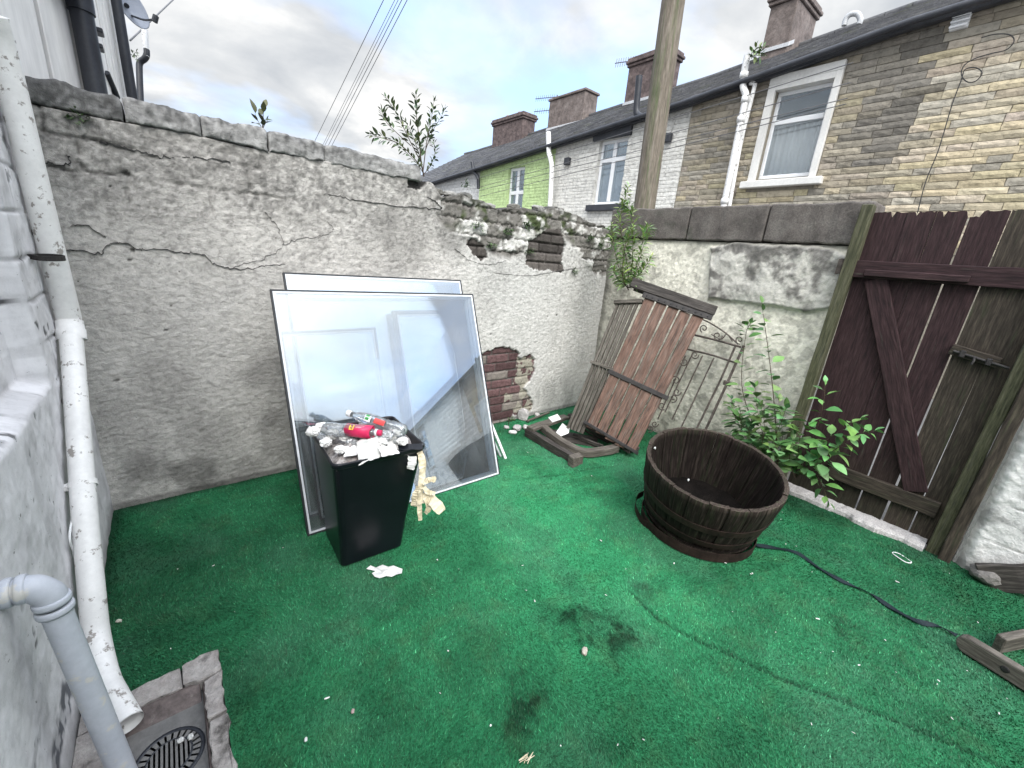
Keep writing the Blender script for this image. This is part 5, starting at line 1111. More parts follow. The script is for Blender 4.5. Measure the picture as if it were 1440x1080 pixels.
for i in range(9):
    p = G(735+rd.uniform(-8, 8), 1072+rd.uniform(-3, 3), .014); a = rd.uniform(-.6, .6); mbk.tube([p, p+np.array([.03*math.cos(a), .03*math.sin(a), .006])], .0012, n=5)
tag(mbk.build('straw_wisp', MT['tape']), 'little wisp of dry straw on the turf at the bottom of the view', 'straw')

# wooden thing at the right edge
random.seed(93)
wd_ = thing('weathered_timber', 'weathered timber end with rounded tip and bolt hole at the right edge of the turf', 'timber', (2.75, -.35, 0))
a = G(1344, 905, .01); b = G(1440, 965, .01); dirv = unit(np.array([b[0]-a[0], b[1]-a[1], 0])); L_ = .75
poly = [(0, .038)]+[(.038-.038*math.cos(t), .040+.040*math.sin(t)) for t in np.linspace(.3, math.pi/2, 7)]+[(L_, .080), (L_, 0), (.030, 0), (.008, .015)]
mbk = MB(); mbk.prism(poly, np.array([a[0], a[1], .012]), dirv, (0, 0, 1), .040); mbk.t = [(p[0]*dirv[0]+p[1]*dirv[1], p[2], 1.0) for p in mbk.v]; mbk.build('rounded_plank', MT['greyslat'], wd_, bevel=.004)
n_ = np.cross(dirv, (0, 0, 1)); c = np.array([a[0], a[1], .012])+dirv*.155+np.array([0, 0, .042])
for sgn in (1, -1):
    Mb = Matrix.Translation(Vector(tuple(c+n_*(.0405 if sgn > 0 else -.0005)))) @ Vector(tuple(n_*sgn)).to_track_quat('Z', 'Y').to_matrix().to_4x4(); mbk = MB(); mbk.lathe([(.001, .002), (.010, .002), (.014, .001), (.015, -.003)], 16, Mb); mbk.build('bolt_head', MT['iron'], wd_)
a2 = G(1404, 905, .05); b2 = a2+np.array([.38, -.22, .05]); mbk = MB(); mbk.plank(a2, b2, (0, 0, 1), .085, .035, nseg=5, jit=.001); mbk.build('cross_plank', MT['greyslat'], wd_, bevel=.004)
random.seed(94)
mbk = MB(); mbk.plank(G(1378, 812, .03), np.array([3.46, -.62, .25]), (0, 0, 1), .16, .03, nseg=6, jit=.003); tag(mbk.build('leaning_board', MT['darkwood'], bevel=.004), 'dark board propped low against the foot of the white pier', 'board')
mbk = MB(); chunk(mbk, (3.40, -.27, .05), (.075, .08, .055), 6, col=(.16, .15, .14)); tag(mbk.build('foot_stone', MT['render'], bevel=.01), 'dark rounded stone at the foot of the white pier', 'stone')

# ================================================================== PLANTS
def leaf_into(mb_, p, d, nrm, L, w, droop, col):
    d = unit(d); nrm = np.array(nrm, float); s = np.cross(d, nrm); s = unit(s) if np.linalg.norm(s) > 1e-4 else np.array([1.0, 0, 0]); nrm = np.cross(s, d)
    prof = [(0, .04), (.12, .05), (.3, .72), (.5, 1.0), (.7, .82), (.88, .40), (1.0, .02)]; vs = []
    for t, wd__ in prof:
        c = p+d*L*t-nrm*droop*L*t*t*.6; e = w*wd__*.5
        vs += [c-s*e+nrm*e*.28, c, c+s*e+nrm*e*.28]
    fs = []
    for i in range(len(prof)-1): a = 3*i; fs += [(a, a+1, a+4, a+3), (a+1, a+2, a+5, a+4)]
    mb_.add(vs, fs, col=col, smooth=True)
def plant(name, label, cat, stems, col, seed, kL=1.0, kN=1.0, narrow=.5, stem_mat='stem', droop=.35, group=None):
    rd = random.Random(seed); base = stems[0]['p'][0]; root = thing(name, label, cat, base, group); ms, ml = MB(), MB()
    for st in stems:
        pts = smooth_path(st['p'], 6); n = len(pts); r = st.get('r', .003)
        ms.tube(pts, [r*(1-.75*i/(n-1)) for i in range(n)], n=6)
        nl = int(st['n']*kN); t0 = st.get('t0', .1)
        for k in range(nl):
            t = t0+(1-t0)*(k+rd.uniform(0, .6))/nl; x = t*(n-1); i = min(int(x), n-2); p = pts[i]*(1-(x-i))+pts[i+1]*(x-i); tdir = unit(pts[i+1]-pts[i])
            a = k*2.4+rd.uniform(-.5, .5); ref = np.array([0, 0, 1.0]) if abs(tdir[2]) < .95 else np.array([1.0, 0, 0])
            u = unit(np.cross(tdir, ref)); v = np.cross(tdir, u); out = u*math.cos(a)+v*math.sin(a)
            up = st.get('up', .45); d = out*rd.uniform(.7, 1.1)+tdir*up*rd.uniform(.6, 1.3)+np.array([0, 0, rd.uniform(-.25, .15)])
            if k >= nl-2: d = tdir+out*.35
            L = st['L']*st.get('k', kL)*rd.uniform(.65, 1.2)*(1-.35*max(0, t-.8)/.2); w = L*narrow*rd.uniform(.85, 1.15)
            c = np.array(col)*rd.uniform(.55, 1.35)*np.array([rd.uniform(.8, 1.3), 1, rd.uniform(.7, 1.2)])
            nrm = np.array([0, 0, 1.0])*1.0+np.array([rd.uniform(-.5, .5), rd.uniform(-.5, .5), 0])+out*-.1
            st_ = unit(d); q = p+st_*L*.10; ms.tube([p, q], [r*.35, r*.25], n=4, caps=False); leaf_into(ml, q, d, nrm, L, w, droop*rd.uniform(.3, 1.6), tuple(c))
    ms.build('stem', MT[stem_mat], root); ml.build('foliage', MT['leaf'], root); return root
def stX(px, X, **k): return dict(p=[PX(x, y, X) if not isinstance(X, list) else PX(x, y, xx) for (x, y), xx in zip(px, X if isinstance(X, list) else [X]*len(px))], **k)
def stY(px, Y, **k): return dict(p=[PY(x, y, Y) for x, y in px], **k)
GL = (.085, .20, .060)
plant('self_seeded_shrub', 'tall thin-stemmed green shrub growing behind the barrel against the cream wall', 'shrub', [
    stX([(1093, 668), (1092, 620), (1088, 560), (1080, 490), (1071, 425)], 3.28, n=15, L=.085, r=.005, t0=.15),
    stX([(1085, 665), (1060, 600), (1043, 540), (1049, 470), (1056, 455)], 3.34, n=22, L=.065, r=.004),
    stX([(1085, 668), (1062, 630), (1040, 600), (1030, 575)], 3.25, n=20, L=.075),
    stX([(1088, 668), (1075, 620), (1066, 580), (1062, 545)], 3.22, n=20, L=.080),
    stX([(1090, 668), (1085, 630), (1100, 590), (1105, 575)], 3.20, n=14, L=.085),
    stX([(1085, 668), (1050, 635), (1022, 612)], 3.30, n=14, L=.065),
    stX([(1090, 668), (1070, 640), (1058, 622), (1052, 600)], 3.14, n=14, L=.08),
    stX([(1090, 668), (1095, 640), (1088, 620)], 3.14, n=10, L=.09),
    stX([(1085, 668), (1035, 590), (1028, 560)], 3.40, n=14, L=.06), stX([(1088, 668), (1050, 618), (1040, 585)], 3.18, n=16, L=.075), stX([(1088, 668), (1100, 625), (1095, 560)], 3.3, n=14, L=.075), stX([(1088, 668), (1070, 645), (1075, 600), (1070, 570)], 3.1, n=16, L=.075)], (.115, .235, .085), 5, kL=1.35, kN=2.0, narrow=.52)
plant('self_seeded_shrub', 'spreading bright green shrub with arching branches in front of the maroon gate', 'shrub', [
    stX([(1118, 672), (1128, 645), (1150, 600), (1158, 565), (1161, 535)], 3.34, n=13, L=.075, r=.004, t0=.2),
    stX([(1118, 672), (1145, 648), (1175, 632), (1200, 612), (1232, 606)], [3.34, 3.28, 3.24, 3.22, 3.2], n=24, L=.075, r=.004, t0=.15),
    stX([(1118, 672), (1140, 660), (1155, 680), (1166, 708)], [3.34, 3.28, 3.25, 3.24], n=13, L=.075),
    stX([(1118, 672), (1122, 650), (1125, 615), (1140, 595)], 3.26, n=13, L=.085),
    stX([(1118, 672), (1135, 655), (1160, 650), (1172, 640)], [3.34, 3.26, 3.22, 3.2], n=12, L=.085),
    stX([(1118, 672), (1110, 645), (1118, 610)], 3.22, n=10, L=.085),
    stX([(1118, 672), (1150, 630), (1190, 600), (1212, 590)], [3.34, 3.3, 3.27, 3.25], n=14, L=.07)], (.13, .30, .10), 6, kL=1.3, kN=1.25, narrow=.58)
plant('corner_weed', 'bushy pale green weed filling the corner where the two walls meet', 'weed', [
    dict(p=[np.array(Pd(x, y, d)) for (x, y), d in zip(px, dd)], n=n, L=L, r=.004, up=.8) for px, dd, n, L in (
        ([(886, 405), (880, 360), (872, 310), (884, 262)], (3.6, 3.62, 3.65, 3.65), 46, .060), ([(886, 405), (896, 370), (905, 335), (912, 320)], (3.6, 3.55, 3.5, 3.5), 34, .060),
        ([(884, 405), (870, 375), (862, 340), (860, 315)], (3.6, 3.62, 3.65, 3.68), 34, .055), ([(884, 405), (900, 385), (916, 362)], (3.6, 3.5, 3.45), 26, .055), ([(884, 408), (876, 390), (878, 350), (890, 320)], (3.58, 3.56, 3.55, 3.55), 40, .060),
        ([(884, 405), (870, 395), (860, 375)], (3.6, 3.6, 3.62), 20, .05), ([(886, 400), (890, 350), (888, 300), (878, 285)], (3.62, 3.6, 3.62, 3.65), 40, .055), ([(886, 405), (892, 392), (905, 345)], (3.52, 3.48, 3.45), 30, .055))], (.22, .34, .13), 7, kL=1.25, kN=3.6, narrow=.26, droop=.9)
plant('wall_top_sapling', 'dark leafy sapling rooted in the broken top of the back wall', 'sapling', [
    stY([(596, 248), (592, 225), (590, 200), (586, 165), (585, 131)], 2.95, n=24, L=.072, r=.006, up=1.0, t0=.25), stY([(595, 240), (600, 200), (606, 170), (611, 138)], 2.93, n=18, L=.068, r=.004, up=1.0, t0=.3),
    stY([(597, 215), (608, 185), (620, 165), (626, 152)], 2.97, n=13, L=.06, r=.003, up=1.0), stY([(594, 232), (575, 195), (558, 160), (542, 136)], 2.96, n=20, L=.066, r=.004, up=1.0, t0=.3),
    stY([(594, 236), (565, 205), (540, 195), (520, 190)], 2.92, n=18, L=.066, r=.004, up=.9, t0=.3), stY([(578, 205), (556, 185), (542, 170), (536, 155)], 2.94, n=12, L=.062, r=.003, up=1.0, t0=.3), stY([(596, 245), (606, 232), (612, 212), (608, 195)], 2.9, n=18, L=.045, r=.003, up=.8),
    stY([(596, 245), (588, 232), (572, 215), (560, 205)], 2.9, n=14, L=.055, r=.003, up=.8), stY([(592, 225), (580, 190), (570, 170)], 3.0, n=12, L=.06, r=.003, up=.9)], (.10, .145, .075), 8, kL=.82, kN=1.9, narrow=.42, droop=.2)
plant('wall_top_weed', 'tiny dark weed silhouetted on the coping of the back wall', 'weed', [stY([(369, 182), (370, 168), (371, 152)], 2.95, n=6, L=.07, r=.003, up=1.0), stY([(369, 182), (364, 172), (358, 160)], 2.95, n=3, L=.07, r=.002, up=1.2), stY([(369, 182), (373, 174), (377, 168)], 2.95, n=3, L=.045, r=.002, up=1.2)], (.06, .08, .035), 9, narrow=.45)
rd = random.Random(12); spots = [(655, 262, 'grey-green weed tuft on the wall top by the pale green house', 14), (672, 318, 'green weed tuft in the broken masonry left of the bare stones', 20), (716, 326, 'green weed tuft in the middle of the rubble crown', 24), (742, 318, 'thick weed tuft above the square patch of bare stones', 26), (745, 355, 'weed tuft hanging left of the square bare stones', 18), (830, 336, 'mossy weed tuft on the rubble near the corner weed', 26), (845, 345, 'mossy tuft touching the corner weed', 20), (808, 383, 'small weed tuft below the rubble crown', 12), (718, 590, 'mossy tuft on the bare brick patch', 14), (107, 165, 'small green tuft on the upper left of the back wall', 10), (690, 345, 'weed tuft just left of the square bare stones', 14)]
for i, (x, y, lab, n_) in enumerate(spots):
    p = PY(x, y, YB-.012); mbk = MB()
    for k in range(n_*3):
        a = rd.uniform(0, 2*math.pi); o_ = p+np.array([rd.gauss(0, .022), rd.uniform(0, .012), rd.gauss(0, .012)]); d = np.array([rd.gauss(0, .8), -rd.uniform(.2, 1), rd.uniform(-.3, 1)])
        c = np.array((.07, .12, .045))*rd.uniform(.5, 1.4); leaf_into(mbk, o_, d, (0, -.3, 1), rd.uniform(.018, .045), .009, .4, tuple(c))
    tag(mbk.build('weed_tuft', MT['leaf'], base=p), lab, 'weed', 'weed tufts on the back wall')

# ================================================================== TELEGRAPH POLE AND CABLES
random.seed(101)
XP = 4.55; a = PX(906, 292, XP); b = PX(947, 0, XP); t = unit(b-a); foot = a-t*((a[2]+.03)/t[2]); top = foot+t*8.2
mbk = MB(); n = 40; mbk.tube([foot+(top-foot)*i/n for i in range(n+1)], [.128-.012*i/n for i in range(n+1)], n=28)
tag(mbk.build('telegraph_pole', MT['pole']), 'weathered brown-grey wooden telegraph pole rising behind the yard wall', 'telegraph pole')
def cable(pts, r, lab, mt='wire', sag=.0, group=None):
    a, b = np.array(pts[0], float), np.array(pts[-1], float); P_ = [a+(b-a)*i/24+np.array([0, 0, -sag*4*(i/24)*(1-i/24)]) for i in range(25)] if len(pts) == 2 else smooth_path(pts, 8)
    mbk = MB(); mbk.tube(P_, r, n=6); return tag(mbk.build('cable', MT[mt]), lab, 'cable', group)
GC = 'overhead cables above the back wall'; GH = 'telephone cables in front of the houses'
for i, (x0, x1, r) in enumerate(((546, 444, .008), (562, 458, .006), (567, 461, .006), (572, 466, .008), (580, 471, .008))):
    cable([Pd(x1-5, 206, 16), Pd(x0+6, -26, 9)], r, ('leftmost of the overhead cables rising above the back wall, set apart from the rest', 'left cable of the close pair in the middle of the overhead bundle', 'right cable of the close pair in the middle of the overhead bundle', 'overhead cable second from the right in the bundle', 'rightmost overhead cable in the bundle above the back wall')[i], group=GC)
for i, (a, b) in enumerate((((1200, 88), (668, 252)), ((1196, 116), (672, 264)), ((1192, 138), (674, 268)), ((1190, 146), (676, 276)))):
    cable([PX(*a, 8.75), PX(*b, 8.75)], .0075, ('highest of the thin cables crossing in front of the white house', 'second cable from the top crossing in front of the houses', 'third cable from the top crossing in front of the houses', 'lowest of the thin cables crossing in front of the houses')[i], group=GH)
cable([Pd(183, 57, 4.75), Pd(262, -18, 7)], .009, 'single thin cable running up from the boarded building past the dish')
lp = [(1290, 300), (1302, 255), (1320, 210), (1338, 150), (1352, 112), (1357, 98), (1372, 95), (1381, 103), (1372, 114), (1360, 115), (1352, 105), (1356, 92), (1372, 82), (1395, 75), (1415, 70), (1426, 58), (1420, 49), (1400, 48), (1380, 53)]
cable([PX(x, y, 8.90) for x, y in lp], .007, 'black cable dangling in loops on the stone house wall', 'blackwire')

# ================================================================== TERRACE ACROSS THE ALLEY
XH = 9.0
def ev(y): return float(np.interp(y, [-25, 1.86, 4.24, 5.67, 9.65, 13.46, 18], [5.62, 5.33, 5.08, 4.93, 4.64, 4.36, 4.05]))
def rdg(y): return float(np.interp(y, [-25, 3.3, 6, 7.7, 15.5, 20], [7.5, 7.29, 7.09, 6.95, 6.62, 6.45]))
def stones(root, y0, y1, z0, colf, ch, bl, relief, seed, holes=(), name='stone_facing'):
    rd = random.Random(seed); mbk = MB(); z = z0; zmax = max(ev(y0), ev(y1)); row = 0
    while z < zmax:
        h = ch*rd.uniform(.88, 1.12); y = y0-rd.uniform(0, bl)
        while y < y1:
            l = bl*rd.uniform(.5, 1.5); a, b = max(y, y0)+.004, min(y+l, y1)-.004; y += l
            if b-a < .03: continue
            zt_ = min(z+h-.009, ev((a+b)/2)-.02)
            if zt_-z < .03: continue
            segs = [(a, b)]
            for (hy0, hy1, hz0, hz1) in holes:
                if zt_ > hz0 and z < hz1:
                    ns_ = []
                    for (p, q) in segs:
                        if q <= hy0 or p >= hy1: ns_.append((p, q)); continue
                        if p < hy0-.03: ns_.append((p, hy0))
                        if q > hy1+.03: ns_.append((hy1, q))
                    segs = ns_
            for (p, q) in segs:
                c = colf((p+q)/2, z+h/2, rd); dx_ = rd.uniform(0, relief); nu_ = max(2, int((q-p)/.09)); vs = []
                for iy in range(nu_+1):
                    for iz in range(3):
                        e = 0 if (iy in (0, nu_) or iz in (0, 2)) else 1
                        x = XH-.012-dx_*.6-(relief*rd.uniform(.4, 1.2) if e else 0)
                        vs.append((x, p+(q-p)*iy/nu_+rd.uniform(-.005, .005), z+(zt_-z)*iz/2+rd.uniform(-.003, .003)*(1 if iz != 1 else 3)))
                k0 = len(vs)
                for iy in (0, nu_):
                    for iz in (0, 2): vs.append((XH+.02, p+(q-p)*iy/nu_, z+(zt_-z)*iz/2))
                fs = []
                for iy in range(nu_):
                    for iz in range(2): fs.append((iy*3+iz, iy*3+iz+1, (iy+1)*3+iz+1, (iy+1)*3+iz))
                top_ = [iy*3+2 for iy in range(nu_+1)]; bot_ = [iy*3 for iy in range(nu_+1)]
                fs += [tuple(top_+[k0+3, k0+1]), tuple(bot_[::-1]+[k0, k0+2]), (0, k0, k0+1, 2, 1), (nu_*3, nu_*3+1, nu_*3+2, k0+3, k0+2)]
                mbk.add(vs, fs, col=c)
        z += h; row += 1
    mbk.build(name, MT['stone'], root)
def prof_wall(root, y0, y1, name, mt, holes=(), bc=(.26, .235, .19)):
    """backing wall following the sloping eaves, split round the openings"""
    mbk = MB(); cuts = sorted({y0, y1, *[h for H in holes for h in H[:2]]})
    for p, q in zip(cuts[:-1], cuts[1:]):
        zs_ = [(-.03, None)]; hh = [H for H in holes if H[0] <= p and H[1] >= q]
        spans = [(-.03, None)] if not hh else [(-.03, hh[0][2]), (hh[0][3], None)]
        for s0, s1 in spans:
            tp_ = (ev(p)-.01, ev(q)-.01) if s1 is None else (s1, s1)
            mbk.hexa([(XH, p, s0), (XH+.3, p, s0), (XH+.3, q, s0), (XH, q, s0), (XH, p, tp_[0]), (XH+.3, p, tp_[0]), (XH+.3, q, tp_[1]), (XH, q, tp_[1])], col=bc)
    mbk.build(name, mt, root)
def roof(root, y0, y1):
    rd = random.Random(int(y0*10)); mbk = MB(); ny = max(4, int((y1-y0)/.28)); nx = 16; 
    for r in range(nx):
        for c in range(ny):
            ya, yb = y0+(y1-y0)*c/ny, y0+(y1-y0)*(c+1)/ny
            def P_(y, u, d): return (8.80+u*(13-8.80), y, ev(y)-.02+(rdg(y)-ev(y)+.02)*u+d)
            u0, u1 = r/nx, (r+1.0)/nx; j = rd.uniform(-.006, .006); g = rd.uniform(.7, 1.3)
            mbk.hexa([P_(ya+.003, u0, .010+j), P_(ya+.003, u1, -.012), P_(yb-.003, u1, -.012), P_(yb-.003, u0, .010+j), P_(ya+.003, u0, .035+j), P_(ya+.003, u1, .012), P_(yb-.003, u1, .012), P_(yb-.003, u0, .035+j)], col=(g, g, g))
    for ya, yb in zip(np.linspace(y0, y1, 5)[:-1], np.linspace(y0, y1, 5)[1:]):
        mbk.hexa([(13, ya, rdg(ya)-.1), (17, ya, ev(ya)), (17, yb, ev(yb)), (13, yb, rdg(yb)-.1), (13, ya, rdg(ya)), (17, ya, ev(ya)+.1), (17, yb, ev(yb)+.1), (13, yb, rdg(yb))])
        mbk.hexa([(9.2, ya, ev(ya)-.1), (13, ya, rdg(ya)-.12), (13, yb, rdg(yb)-.12), (9.2, yb, ev(yb)-.1), (9.2, ya, ev(ya)-.04), (13, ya, rdg(ya)-.06), (13, yb, rdg(yb)-.06), (9.2, yb, ev(yb)-.04)])
    n = int((y1-y0)/.45)
    for c in range(n):
        ya, yb = y0+(y1-y0)*c/n, y0+(y1-y0)*(c+1)/n-.01; mbk.tube([(13, ya, rdg(ya)+.0), (13, yb, rdg(yb)+.0)], .09, n=10)
    return mbk.build('roof', MT['roof'], root)
def gutter(root, y0, y1):
    mbk = MB(); pts = [(8.76, y, ev(y)-.05) for y in np.linspace(y0, y1, 9)]; mbk.tube(pts, .048, n=10); mbk.build('gutter', MT['gutter'], root)
    mbk = MB()
    for ya, yb in zip(np.linspace(y0, y1, 9)[:-1], np.linspace(y0, y1, 9)[1:]):
        mbk.hexa([(8.84, ya, ev(ya)-.11), (XH-.06, ya, ev(ya)-.11), (XH-.06, yb, ev(yb)-.11), (8.84, yb, ev(yb)-.11), (8.84, ya, ev(ya)-.03), (XH-.06, ya, ev(ya)-.03), (XH-.06, yb, ev(yb)-.03), (8.84, yb, ev(yb)-.03)])
    mbk.build('fascia', MT['gutter'], root, bevel=.005)
def window(root, y0, y1, z0, z1, bars=(), mull=None, curtain=True, depth=.09, fw_=.065):
    """uPVC window in the wall opening; y0<y1; bars = heights of transoms (fraction), mull = mullion fraction"""
    X = XH+depth
    mbk = MB(); w = fw_
    mbk.box((X, y0, z0), (X+.06, y1, z0+w)); mbk.box((X, y0, z1-w), (X+.06, y1, z1)); mbk.box((X, y0, z0+w+.0005), (X+.06, y0+w, z1-w-.0005)); mbk.box((X, y1-w, z0+w+.0005), (X+.06, y1, z1-w-.0005))
    for f in bars: zc_ = z0+(z1-z0)*f; mbk.box((X-.004, y0+w+.0005, zc_-w*.65), (X+.056, y1-w-.0005, zc_+w*.65))
    if mull: yc = y0+(y1-y0)*mull; mbk.box((X-.008, yc-w*.7, z0+w+.0005), (X+.052, yc+w*.7, z1-w-.0005))
    wn = mbk.build('window', MT['upvc'], root, bevel=.008)
    mbk = MB(); mbk.box((X+.02, y0+.03, z0+.03), (X+.035, y1-.03, z1-.03)); mbk.build('pane', MT['hglass'], wn)
    mbk = MB(); mbk.box((X+.5, y0-.4, z0-.3), (X+.55, y1+.4, z1+.3)); mbk.build('dark_room', MT['dark'], wn)
    if curtain:
        mbk = MB(); n = 60; vs = []
        ztop_ = z0+(z1-z0)*(bars[0] if bars else .95)
        for i in range(n+1):
            y = y0+.05+(y1-y0-.1)*i/n; d = .03*math.sin(i*.9)+.015*math.sin(i*2.3); vs += [(X+.10+d, y, z0+.04), (X+.10+d, y, ztop_), (X+.11+d, y, z0+.04), (X+.11+d, y, ztop_)]
        fs = []
        for i in range(n): a = 4*i; fs += [(a, a+1, a+5, a+4), (a+2, a+6, a+7, a+3), (a+1, a+3, a+7, a+5)]
        mbk.add(vs, fs, smooth=True); mbk.build('curtain', MT['curtain'], wn)
    return wn
def chimney(root, y0, y1, x0, x1, zb, zt_, mt, corb=2, pots=0, flash=True):
    mbk = MB(); mbk.box((x0, y0, zb), (x1, y1, zt_-.26)); z = zt_-.26
    for k, e in enumerate((.05, .09, .05)[:corb+1]): mbk.box((x0-e, y0-e, z+.002), (x1+e, y1+e, z+.085)); z += .087
    c = mbk.build('chimney', MT[mt], root, bevel=.015)
    for i in range(pots):
        yy = y0+(y1-y0)*(i+.8)/(pots+.6); mbk = MB(); mbk.lathe([(.001, z-.002), (.11, z), (.09, z+.12), (.11, z+.13), (.10, z+.16), (.06, z+.15)], 18, Matrix.Translation(((x0+x1)/2, yy, 0))); mbk.build('chimney_pot', MT['pot'], c)
    if flash:
        mbk = MB(); mbk.hexa([(x0-.03, y0-.03, zb+.16), (x0+.25, y0-.03, zb+.30), (x0+.25, y1+.03, zb+.30), (x0-.03, y1+.03, zb+.16), (x0-.03, y0-.03, zb+.24), (x0+.25, y0-.03, zb+.38), (x0+.25, y1+.03, zb+.38), (x0-.03, y1+.03, zb+.24)]); mbk.build('flashing', MT['lead'], c)
    return c
MT['brickdark'] = mat('sooty_brick', [(.07, .055, .052), (.12, .09, .085), (.16, .125, .115)], scale=6, bump=.9, bscale=7, bdist=.04, fine=.4)
def hpipe(root, px, r, mt='pvc', X=8.88, name='downpipe'):
    mbk = MB(); pts = [PX(x, y, X) for x, y in px]; mbk.tube(smooth_path(pts, 5) if len(pts) > 2 else pts, r, n=12); return mbk.build(name, MT[mt], root)

# stone house
sh = thing('stone_house', 'yellow-grey stone terraced house with a white framed window and black stain down its wall', 'house', (XH, 2.3, 0))
wy0, wy1 = PX(1158, 180, XH+.09)[1], PX(1080, 180, XH+.09)[1]
fT, fB = PX(1128, 124, XH+.09)[2], PX(1106, 250, XH+.09)[2]
sur = (2.88, 4.19, 3.17, 5.02); op = (PX(1157, 180, XH)[1], PX(1080, 180, XH)[1], fB-.02, fT+.10)
def col_stone(y, z, rd):
    st = float(sstep(1.72, 2.0, y+.05*math.sin(z*9)+rd.uniform(-.04, .04))*sstep(3.6, 2.0, y))
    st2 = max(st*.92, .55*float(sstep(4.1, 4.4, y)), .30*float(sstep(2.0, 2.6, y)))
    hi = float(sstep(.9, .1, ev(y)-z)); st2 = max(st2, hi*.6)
    if y > 1.9: st2 = st2*(.45+.55*float(sstep(3.0, 3.9, z)))+.08
    if rd.random() < .18 and y > 1.9: st2 = min(1, st2+.3)
    yv = np.array([.49, .425, .305])*rd.uniform(.80, 1.18)*np.array([1, rd.uniform(.97, 1.02), rd.uniform(.88, 1.12)])
    if rd.random() < .2: yv = np.array([.42, .385, .315])*rd.uniform(.7, 1.2)
    dk = np.array([.175, .162, .140])*rd.uniform(.75, 1.3)
    return tuple(yv*(1-st2)+dk*st2)
prof_wall(sh, -3.4, 5.62, 'wall', MT['stone'], holes=[op])
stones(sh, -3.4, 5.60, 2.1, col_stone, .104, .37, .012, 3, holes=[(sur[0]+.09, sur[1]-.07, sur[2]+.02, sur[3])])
s0, s1, s2, s3 = sur
mbk = MB(); mbk.box((XH-.075, s0+.10, op[3]), (XH-.001, s1-.08, s3)); mbk.box((XH-.075, s0+.10, s2+.125), (XH-.001, op[0], op[3]-.002)); mbk.box((XH-.075, op[1], s2+.125), (XH-.001, s1-.08, op[3]-.002)); su = mbk.build('window_surround', MT['stonetrim'], sh, bevel=.006)
mbk = MB(); mbk.box((XH-.13, s0-.03, s2), (XH-.001, s1+.02, s2+.12)); mbk.build('window_sill', MT['stonetrim'], sh, bevel=.01)
window(sh, op[0], op[1], fB, fT, bars=(.66,), curtain=True)
mbk = MB(); mbk.box((XH-.07, op[0]+.001, fT+.002), (XH+.15, op[1]-.001, op[3]-.002)); mbk.build('lintel_soffit', MT['stonetrim'], sh)
roof(sh, -3.4, 5.62); gutter(sh, -3.4, 5.62)
chimney(sh, 5.45, 6.05, 12.3, 13.6, 6.75, 8.14, 'chim', corb=2)
soil = hpipe(sh, [(1051, 78), (1046, 105), (1045, 122), (1049, 136), (1044, 160), (1018, 288), (1010, 330)], .058, X=8.80, name='soil_pipe')
for (x, y) in ((1046, 106), (1048, 140), (1042, 168), (1019, 283)):
    c = PX(x, y, 8.80); Mb = Matrix.Translation(Vector(tuple(c))); mbk = MB(); mbk.lathe([(.055, -.05), (.072, -.05), (.072, .05), (.055, .05)], 16, Mb, closed=True); mbk.build('pipe_collar', MT['pvc'], soil)
hpipe(sh, [(1055, 117), (1061, 118), (1060, 126), (1042, 200), (1026, 288), (1018, 330)], .036, X=8.85)
c = [PX(x, y, 8.9) for x, y in ((1346, 12), (1358, 34))]
vb = thing('wall_vent', 'small white louvred vent high on the stone house under the gutter', 'vent', (c[0]+c[1])/2)
ya, yb, za, zb_ = min(c[0][1], c[1][1])-.02, max(c[0][1], c[1][1])+.02, min(c[0][2], c[1][2])-.02, max(c[0][2], c[1][2])
mbk = MB(); mbk.box((8.93, ya, za), (8.99, yb, zb_)); mbk.build('back_plate', MT['upvc'], vb, bevel=.005)
for i in range(4): z = za+(zb_-za)*(i+.2)/4; mbk = MB(); mbk.hexa([(8.89, ya, z), (8.929, ya, z+.03), (8.929, yb, z+.03), (8.89, yb, z), (8.885, ya, z+.02), (8.929, ya, z+.05), (8.929, yb, z+.05), (8.885, yb, z+.02)]); mbk.build('louvre', MT['upvc'], vb)
hoop_ = [PX(x, y, 11.8) for x, y in ((1187, 36), (1190, 26), (1197, 20), (1206, 20), (1210, 28), (1208, 34))]
mbk = MB(); mbk.tube(smooth_path(hoop_, 5), .05, n=10); tag(mbk.build('roof_hoop', MT['lead']), 'pale grey bent vent pipe hooping out of the slate roof', 'vent pipe')
plant('gutter_weed', 'small green weed sprouting from the top of the white soil pipe', 'weed', [dict(p=[PX(1054, 80, 8.8), PX(1060, 72, 8.75), PX(1068, 66, 8.7)], n=18, L=.11, r=.005), dict(p=[PX(1054, 80, 8.8), PX(1064, 76, 8.75), PX(1077, 66, 8.7)], n=18, L=.11, r=.006), dict(p=[PX(1054, 80, 8.8), PX(1066, 78, 8.75), PX(1075, 76, 8.7)], n=12, L=.13, r=.006)], (.11, .18, .07), 15, narrow=.35)

